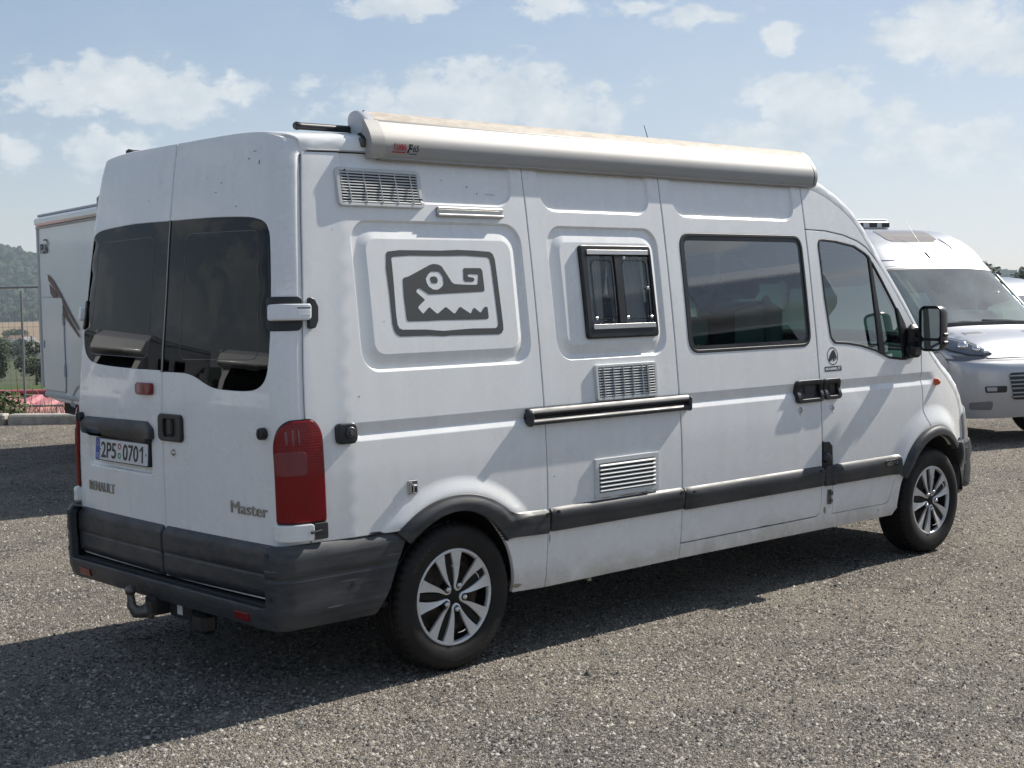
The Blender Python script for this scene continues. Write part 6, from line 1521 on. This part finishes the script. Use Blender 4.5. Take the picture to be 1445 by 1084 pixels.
M_SILVERP = mat('silver_paint', (.40, .415, .45), rough=.34, metal=.35, coat=.5, coat_rough=.05, noise=(3, .3, (.38, .385, .40)))
M_GREYP = mat('grey_paint', (.24, .26, .30), rough=.35, metal=.5, coat=.5)
p = at(15.75, 5.85); panel_van('silver panel van parked nose-on behind the camper van bonnet, with a roof hatch', p, math.radians(-108.0), M_SILVERP)
p = at(30, 12.3); panel_van('dark grey van with roof bars parked far back at the right edge of the photo', p, math.radians(-100), M_GREYP, False, .79, True)

# coach-built motorhome
M_COACH = mat('coach_white', (.78, .79, .80), rough=.25, coat=.4, noise=(1.2, .25, (.56, .57, .58)))
M_COACHT = mat('coach_trim_grey', (.42, .43, .45), rough=.4)
M_SWOOSH = mat('stripe_brown', (.10, .035, .030), rough=.4)
def motorhome(label, pos, ang, group=None):
    t = thing('motorhome', label, 'motorhome', (pos[0], pos[1], 0), ang, group); hw = 1.13
    prof = rpoly([(0.0, .86), (.10, .60), (.55, .565), (5.05, .52), (5.05, 1.15), (5.25, 2.05), (5.85, 2.20), (5.55, 2.62), (4.9, 2.82), (.02, 2.82)], [.08, .12, .1, .05, .05, .25, .12, .2, .3, .14], 6)
    m = MB(); n = len(prof); cx, cz = 2.7, 1.7; V = []
    lay = [(-hw, .965), (-hw+.008, .985), (-hw+.03, .997), (-hw+.06, 1), (hw-.06, 1), (hw-.03, .997), (hw-.008, .985), (hw, .965)]
    for y, s in lay: V += [(cx+(x-cx)*(1-(1-s)*.55), y, cz+(z-cz)*(1-(1-s)*.8)) for x, z in prof]
    F = [(i*n+j, i*n+(j+1) % n, (i+1)*n+(j+1) % n, (i+1)*n+j) for i in range(len(lay)-1) for j in range(n)]+[tuple(range(n)), tuple(range(len(V)-1, len(V)-n-1, -1))]
    m.add(V, F); body = m.build('body', M_COACH, t, True, 30)
    for sg in (-1, 1):
        y = sg*(hw+.006)
        flat = Surf(lambda x, z, y=y: np.stack([x+0*z, y+0*x+0*z, z+0*x], -1), 1 if sg < 0 else -1)
        # awning case, rail, skirt and corner trims
        m = MB(); m.box((2.75, sg*(hw+.03), 2.715), (5.3, .07, .10), bev=.025); m.build('awning_case', M_COACH, t)
        m = MB(); m.box((2.7, sg*(hw+.012), 2.648), (5.35, .03, .022), bev=.006); m.build('trim_line', M_COACHT, t)
        m = MB(); m.box((2.7, sg*(hw+.006), 2.79), (5.2, .025, .03), bev=.008); m.build('roof_rail', M_COACHT, t)
        m = MB(); m.box((.045, sg*(hw-.0), 1.72), (.07, .03, 2.0), bev=.01); m.build('corner_trim', M_COACHT, t)
        m = MB(); m.box((2.55, sg*(hw+.006), .64), (4.8, .03, .05), bev=.01); m.build('skirt_rail', M_COACHT, t)
        o = rrect(.15, .96, .70, 1.80, .05); gd = sheet('locker_door', flat, o, M_COACH, t, step=0, es=.05, lip=.004, flange=.01, d=.008, smooth=False)
        sheet('door_seal', flat, rrect(.132, .978, .682, 1.818, .06), M_COACHT, gd, holes=[rrect(.15, .96, .70, 1.80, .05)], step=0, es=.05, lip=0, flange=.004, d=.004, smooth=False)
        for x_, z_ in ((.20, 1.25),): m = MB(); m.box((x_, sg*(hw+.02), z_), (.05, .02, .09), bev=.006); m.build('latch', M_COACHT, gd)
        for z_ in (.95, 1.55): m = MB(); m.box((.975, sg*(hw+.016), z_), (.03, .02, .14), bev=.004); m.build('door_hinge', M_COACHT, gd)
        if sg < 0: lettering('lettering', 'PLA', flat, .17, 2.335, .30, .115, 1, M_INK, t, th=.002, d=.006, offset=.03)
        a_ = arc(.36, 2.40, .15, .105, 15, 115, 14); b_ = arc(.36, 2.40, .13, .088, 115, 15, 14)
        sheet('logo_arc', flat, a_+b_, M_INK, t, step=0, es=.02, lip=0, flange=.001, d=.007, smooth=False)
        for pg in ([(.42, 2.09), (.66, 1.99), (.90, 1.85), (1.14, 1.69), (1.55, 1.44), (1.53, 1.42), (1.12, 1.64), (.88, 1.79), (.66, 1.92), (.44, 2.01)], [(.48, 1.97), (.70, 1.87), (.92, 1.74), (1.14, 1.59), (1.55, 1.36), (1.54, 1.34), (1.10, 1.54), (.88, 1.66), (.68, 1.77), (.51, 1.85)]):
            sheet('stripe', flat, pg, M_SWOOSH, t, step=0, es=.03, lip=0, flange=.001, d=.007, smooth=False)
        for x0, x1 in ((2.35, 3.2), (3.7, 4.5)):
            w_ = sheet('side_window', flat, rrect(x0, x1, 1.55, 2.12, .08), M_BLACK, t, step=0, es=.05, lip=.006, flange=.03, d=.03, smooth=False)
            sheet('pane', flat, rrect(x0+.05, x1-.05, 1.60, 2.07, .06), M_GLASSD, w_, step=0, es=.05, lip=0, flange=0, d=.032, smooth=False)
        plain_wheel(1.55, sg*1.02, .34, t, sg); plain_wheel(5.55, sg*.98, .34, t, sg)
        m = MB(); m.lathe([(.40, sg*(hw-.02)), (.46, sg*(hw+.012)), (.48, sg*(hw+.012)), (.49, sg*(hw-.02))], 40, (1.55, 0, .34)); m.v = [v if v[2] > .5 else (v[0], v[1]*.9, max(v[2], .5)) for v in m.v]; m.build('arch_trim', M_COACHT, t)
    # cab
    cabp = rpoly([(5.0, .35), (6.55, .32), (6.62, .80), (6.45, 1.02), (5.95, 1.28), (5.35, 2.10), (5.0, 2.15)], [.02, .05, .1, .12, .1, .1, .05], 5)
    m = MB(); V = []; n = len(cabp)
    for y, s in ((-1.0, .92), (-.97, .98), (-.85, 1), (.85, 1), (.97, .98), (1.0, .92)): V += [(5.0+(x-5.0)*s, y, .35+(z-.35)*s) for x, z in cabp]
    m.add(V, [(i*n+j, i*n+(j+1) % n, (i+1)*n+(j+1) % n, (i+1)*n+j) for i in range(5) for j in range(n)]+[tuple(range(n)), tuple(range(6*n-1, 5*n-1, -1))]); cab = m.build('cab', M_COACH, t, True, 35)
    mesh_ob('windscreen', [(5.965, -.80, 1.31), (5.965, .80, 1.31), (5.42, .72, 2.04), (5.42, -.72, 2.04)], [(0, 1, 2, 3)], M_GLASSD, cab)
    for sg in (-1, 1):
        mesh_ob('cab_window', [(5.15, sg*1.005, 1.35), (5.75, sg*1.005, 1.35), (5.35, sg*.97, 1.92), (5.15, sg*.97, 1.92)], [(0, 1, 2, 3)], M_GLASSD, cab)
        m = MB(); m.box((6.52, sg*.72, .93), (.16, .36, .16), bev=.06); m.build('headlamp', M_CHROME, cab)
        m = MB(); m.box((5.75, sg*1.12, 1.45), (.14, .2, .3), bev=.05); m.build('mirror', M_BLACK, cab)
    m = MB(); m.box((6.60, 0, .55), (.10, 1.7, .30), bev=.05); m.build('cab_bumper', M_PLASTIC, cab)
    # rear wall: lamps and window
    for sg in (-1, 1):
        m = MB(); m.box((-.005, sg*.95, 1.15), (.04, .12, .34), bev=.015); m.build('tail_lamp', M_REDD, t)
    m = MB(); m.box((-.005, 0, 1.95), (.04, 1.3, .55), bev=.02); rw = m.build('rear_window', M_BLACK, t)
    m = MB(); m.box((2.6, 0, .46), (5.0, 1.8, .14)); m.build('underbody', M_UNDER, t)
    return t
mhome = motorhome('white motorhome with a brown stripe and locker door, standing behind the camper at left', (3.36+1.12, 10.78-.16), math.radians(-98.2))
def copy_tree(o, parent=None):
    c = o.copy(); COL.objects.link(c); c.parent = parent
    for ch in list(o.children): copy_tree(ch, c)
    return c
for (x, y, a, lb) in ((-8.2, 20.3, -38, 'white motorhome mirrored in the left rear window pane of the camper van'),
                      (-12.3, 18.8, -34, 'white motorhome mirrored at the seam between the two rear window panes'),
                      (-16.6, 17.4, -36, 'white motorhome mirrored low in the middle of the right rear window pane'),
                      (-21.2, 15.8, -30, 'white motorhome mirrored at the right side of the right rear window pane'),
                      (9.4, -8.6, 128, 'unseen white motorhome added for a dark band mirrored low in the sliding door window')):  # last one is unseen, added so its shaded side darkens the door glass
    c = copy_tree(mhome); c.location = (x, y, 0); c.rotation_euler = (0, 0, math.radians(a)); c['label'] = lb; c['group'] = 'motorhomes seen as reflections'

# ------------------------------------------------------------------ loose stones on the gravel near the photographer
def stones(n, dmin, dmax, half, smin, smax, seed, name='loose_stones'):
    g = np.random.default_rng(seed); u = g.random(n); D = dmin*(dmax/dmin)**u; lat = (g.random(n)*2-1)*(D*half+.6)
    x = CP[0]+FD[0]*D+RD2[0]*lat; y = CP[1]+FD[1]*D+RD2[1]*lat; s = smin*(smax/smin)**(g.random(n)**2.2)
    base = np.array([(1, 0, 0), (-.5, .87, 0), (-.5, -.87, 0), (.2, .1, .62), (-.3, -.2, .45)])
    F0 = np.array([(0, 1, 3), (1, 4, 3), (1, 2, 4), (2, 0, 4), (0, 3, 4)])
    th_ = g.random(n)*6.283; c, si = np.cos(th_), np.sin(th_)
    B = base[None]*(1+(g.random((n, 5, 3))-.5)*.9); V = np.empty((n, 5, 3)); V[:, :, 0] = (B[:, :, 0]*c[:, None]-B[:, :, 1]*si[:, None])*s[:, None]+x[:, None]
    V[:, :, 1] = (B[:, :, 0]*si[:, None]+B[:, :, 1]*c[:, None])*s[:, None]*(.6+.5*g.random(n))[:, None]+y[:, None]; V[:, :, 2] = np.maximum(B[:, :, 2], 0)*s[:, None]*1.1-.0015
    F = (F0[None]+(np.arange(n)*5)[:, None, None]).reshape(-1, 3)
    me = bpy.data.meshes.new(name); me.vertices.add(n*5); me.vertices.foreach_set('co', V.reshape(-1).astype(np.float32))
    nf = len(F); me.loops.add(nf*3); me.loops.foreach_set('vertex_index', F.reshape(-1).astype(np.int32)); me.polygons.add(nf)
    me.polygons.foreach_set('loop_start', (np.arange(nf)*3).astype(np.int32)); me.update(calc_edges=True); me.validate()
    col = me.attributes.new('tone', 'FLOAT', 'FACE'); col.data.foreach_set('value', np.repeat(g.random(n), 5).astype(np.float32))
    m, nt, b = nodes_mat('loose_stone'); N = nt.nodes.new; L = nt.links.new
    at_ = N('ShaderNodeAttribute'); at_.attribute_name = 'tone'; rp = N('ShaderNodeValToRGB'); e = rp.color_ramp.elements; e[0].color = (.050, .048, .045, 1); e[1].color = (.50, .465, .41, 1)
    for p_, c_ in ((.3, (.115, .107, .096, 1)), (.7, (.26, .24, .21, 1)), (.93, (.38, .35, .305, 1))): q = e.new(p_); q.color = c_
    L(at_.outputs['Fac'], rp.inputs[0]); L(rp.outputs[0], b.inputs['Base Color']); b.inputs['Roughness'].default_value = .9
    me.materials.append(m); o = bpy.data.objects.new(name, me); COL.objects.link(o); o['kind'] = 'stuff'; return o
stones(400000, 4.2, 24, .42, .0035, .0155, 5)
stones(1500, 4.3, 26, .42, .012, .026, 9, 'larger_stones')

# ------------------------------------------------------------------ air
hz_ = MB(); hz_.box((CP[0], CP[1], 50.0), (6400, 6400, 200))
m = bpy.data.materials.new('haze_air'); m.use_nodes = True; nt = m.node_tree; nt.nodes.clear()
o_ = nt.nodes.new('ShaderNodeOutputMaterial'); v_ = nt.nodes.new('ShaderNodeVolumePrincipled'); v_.inputs['Color'].default_value = (.72, .86, 1.0, 1); v_.inputs['Density'].default_value = HAZE; v_.inputs['Anisotropy'].default_value = .2
nt.links.new(v_.outputs[0], o_.inputs['Volume'])
air = hz_.build('haze', m); air['kind'] = 'stuff'
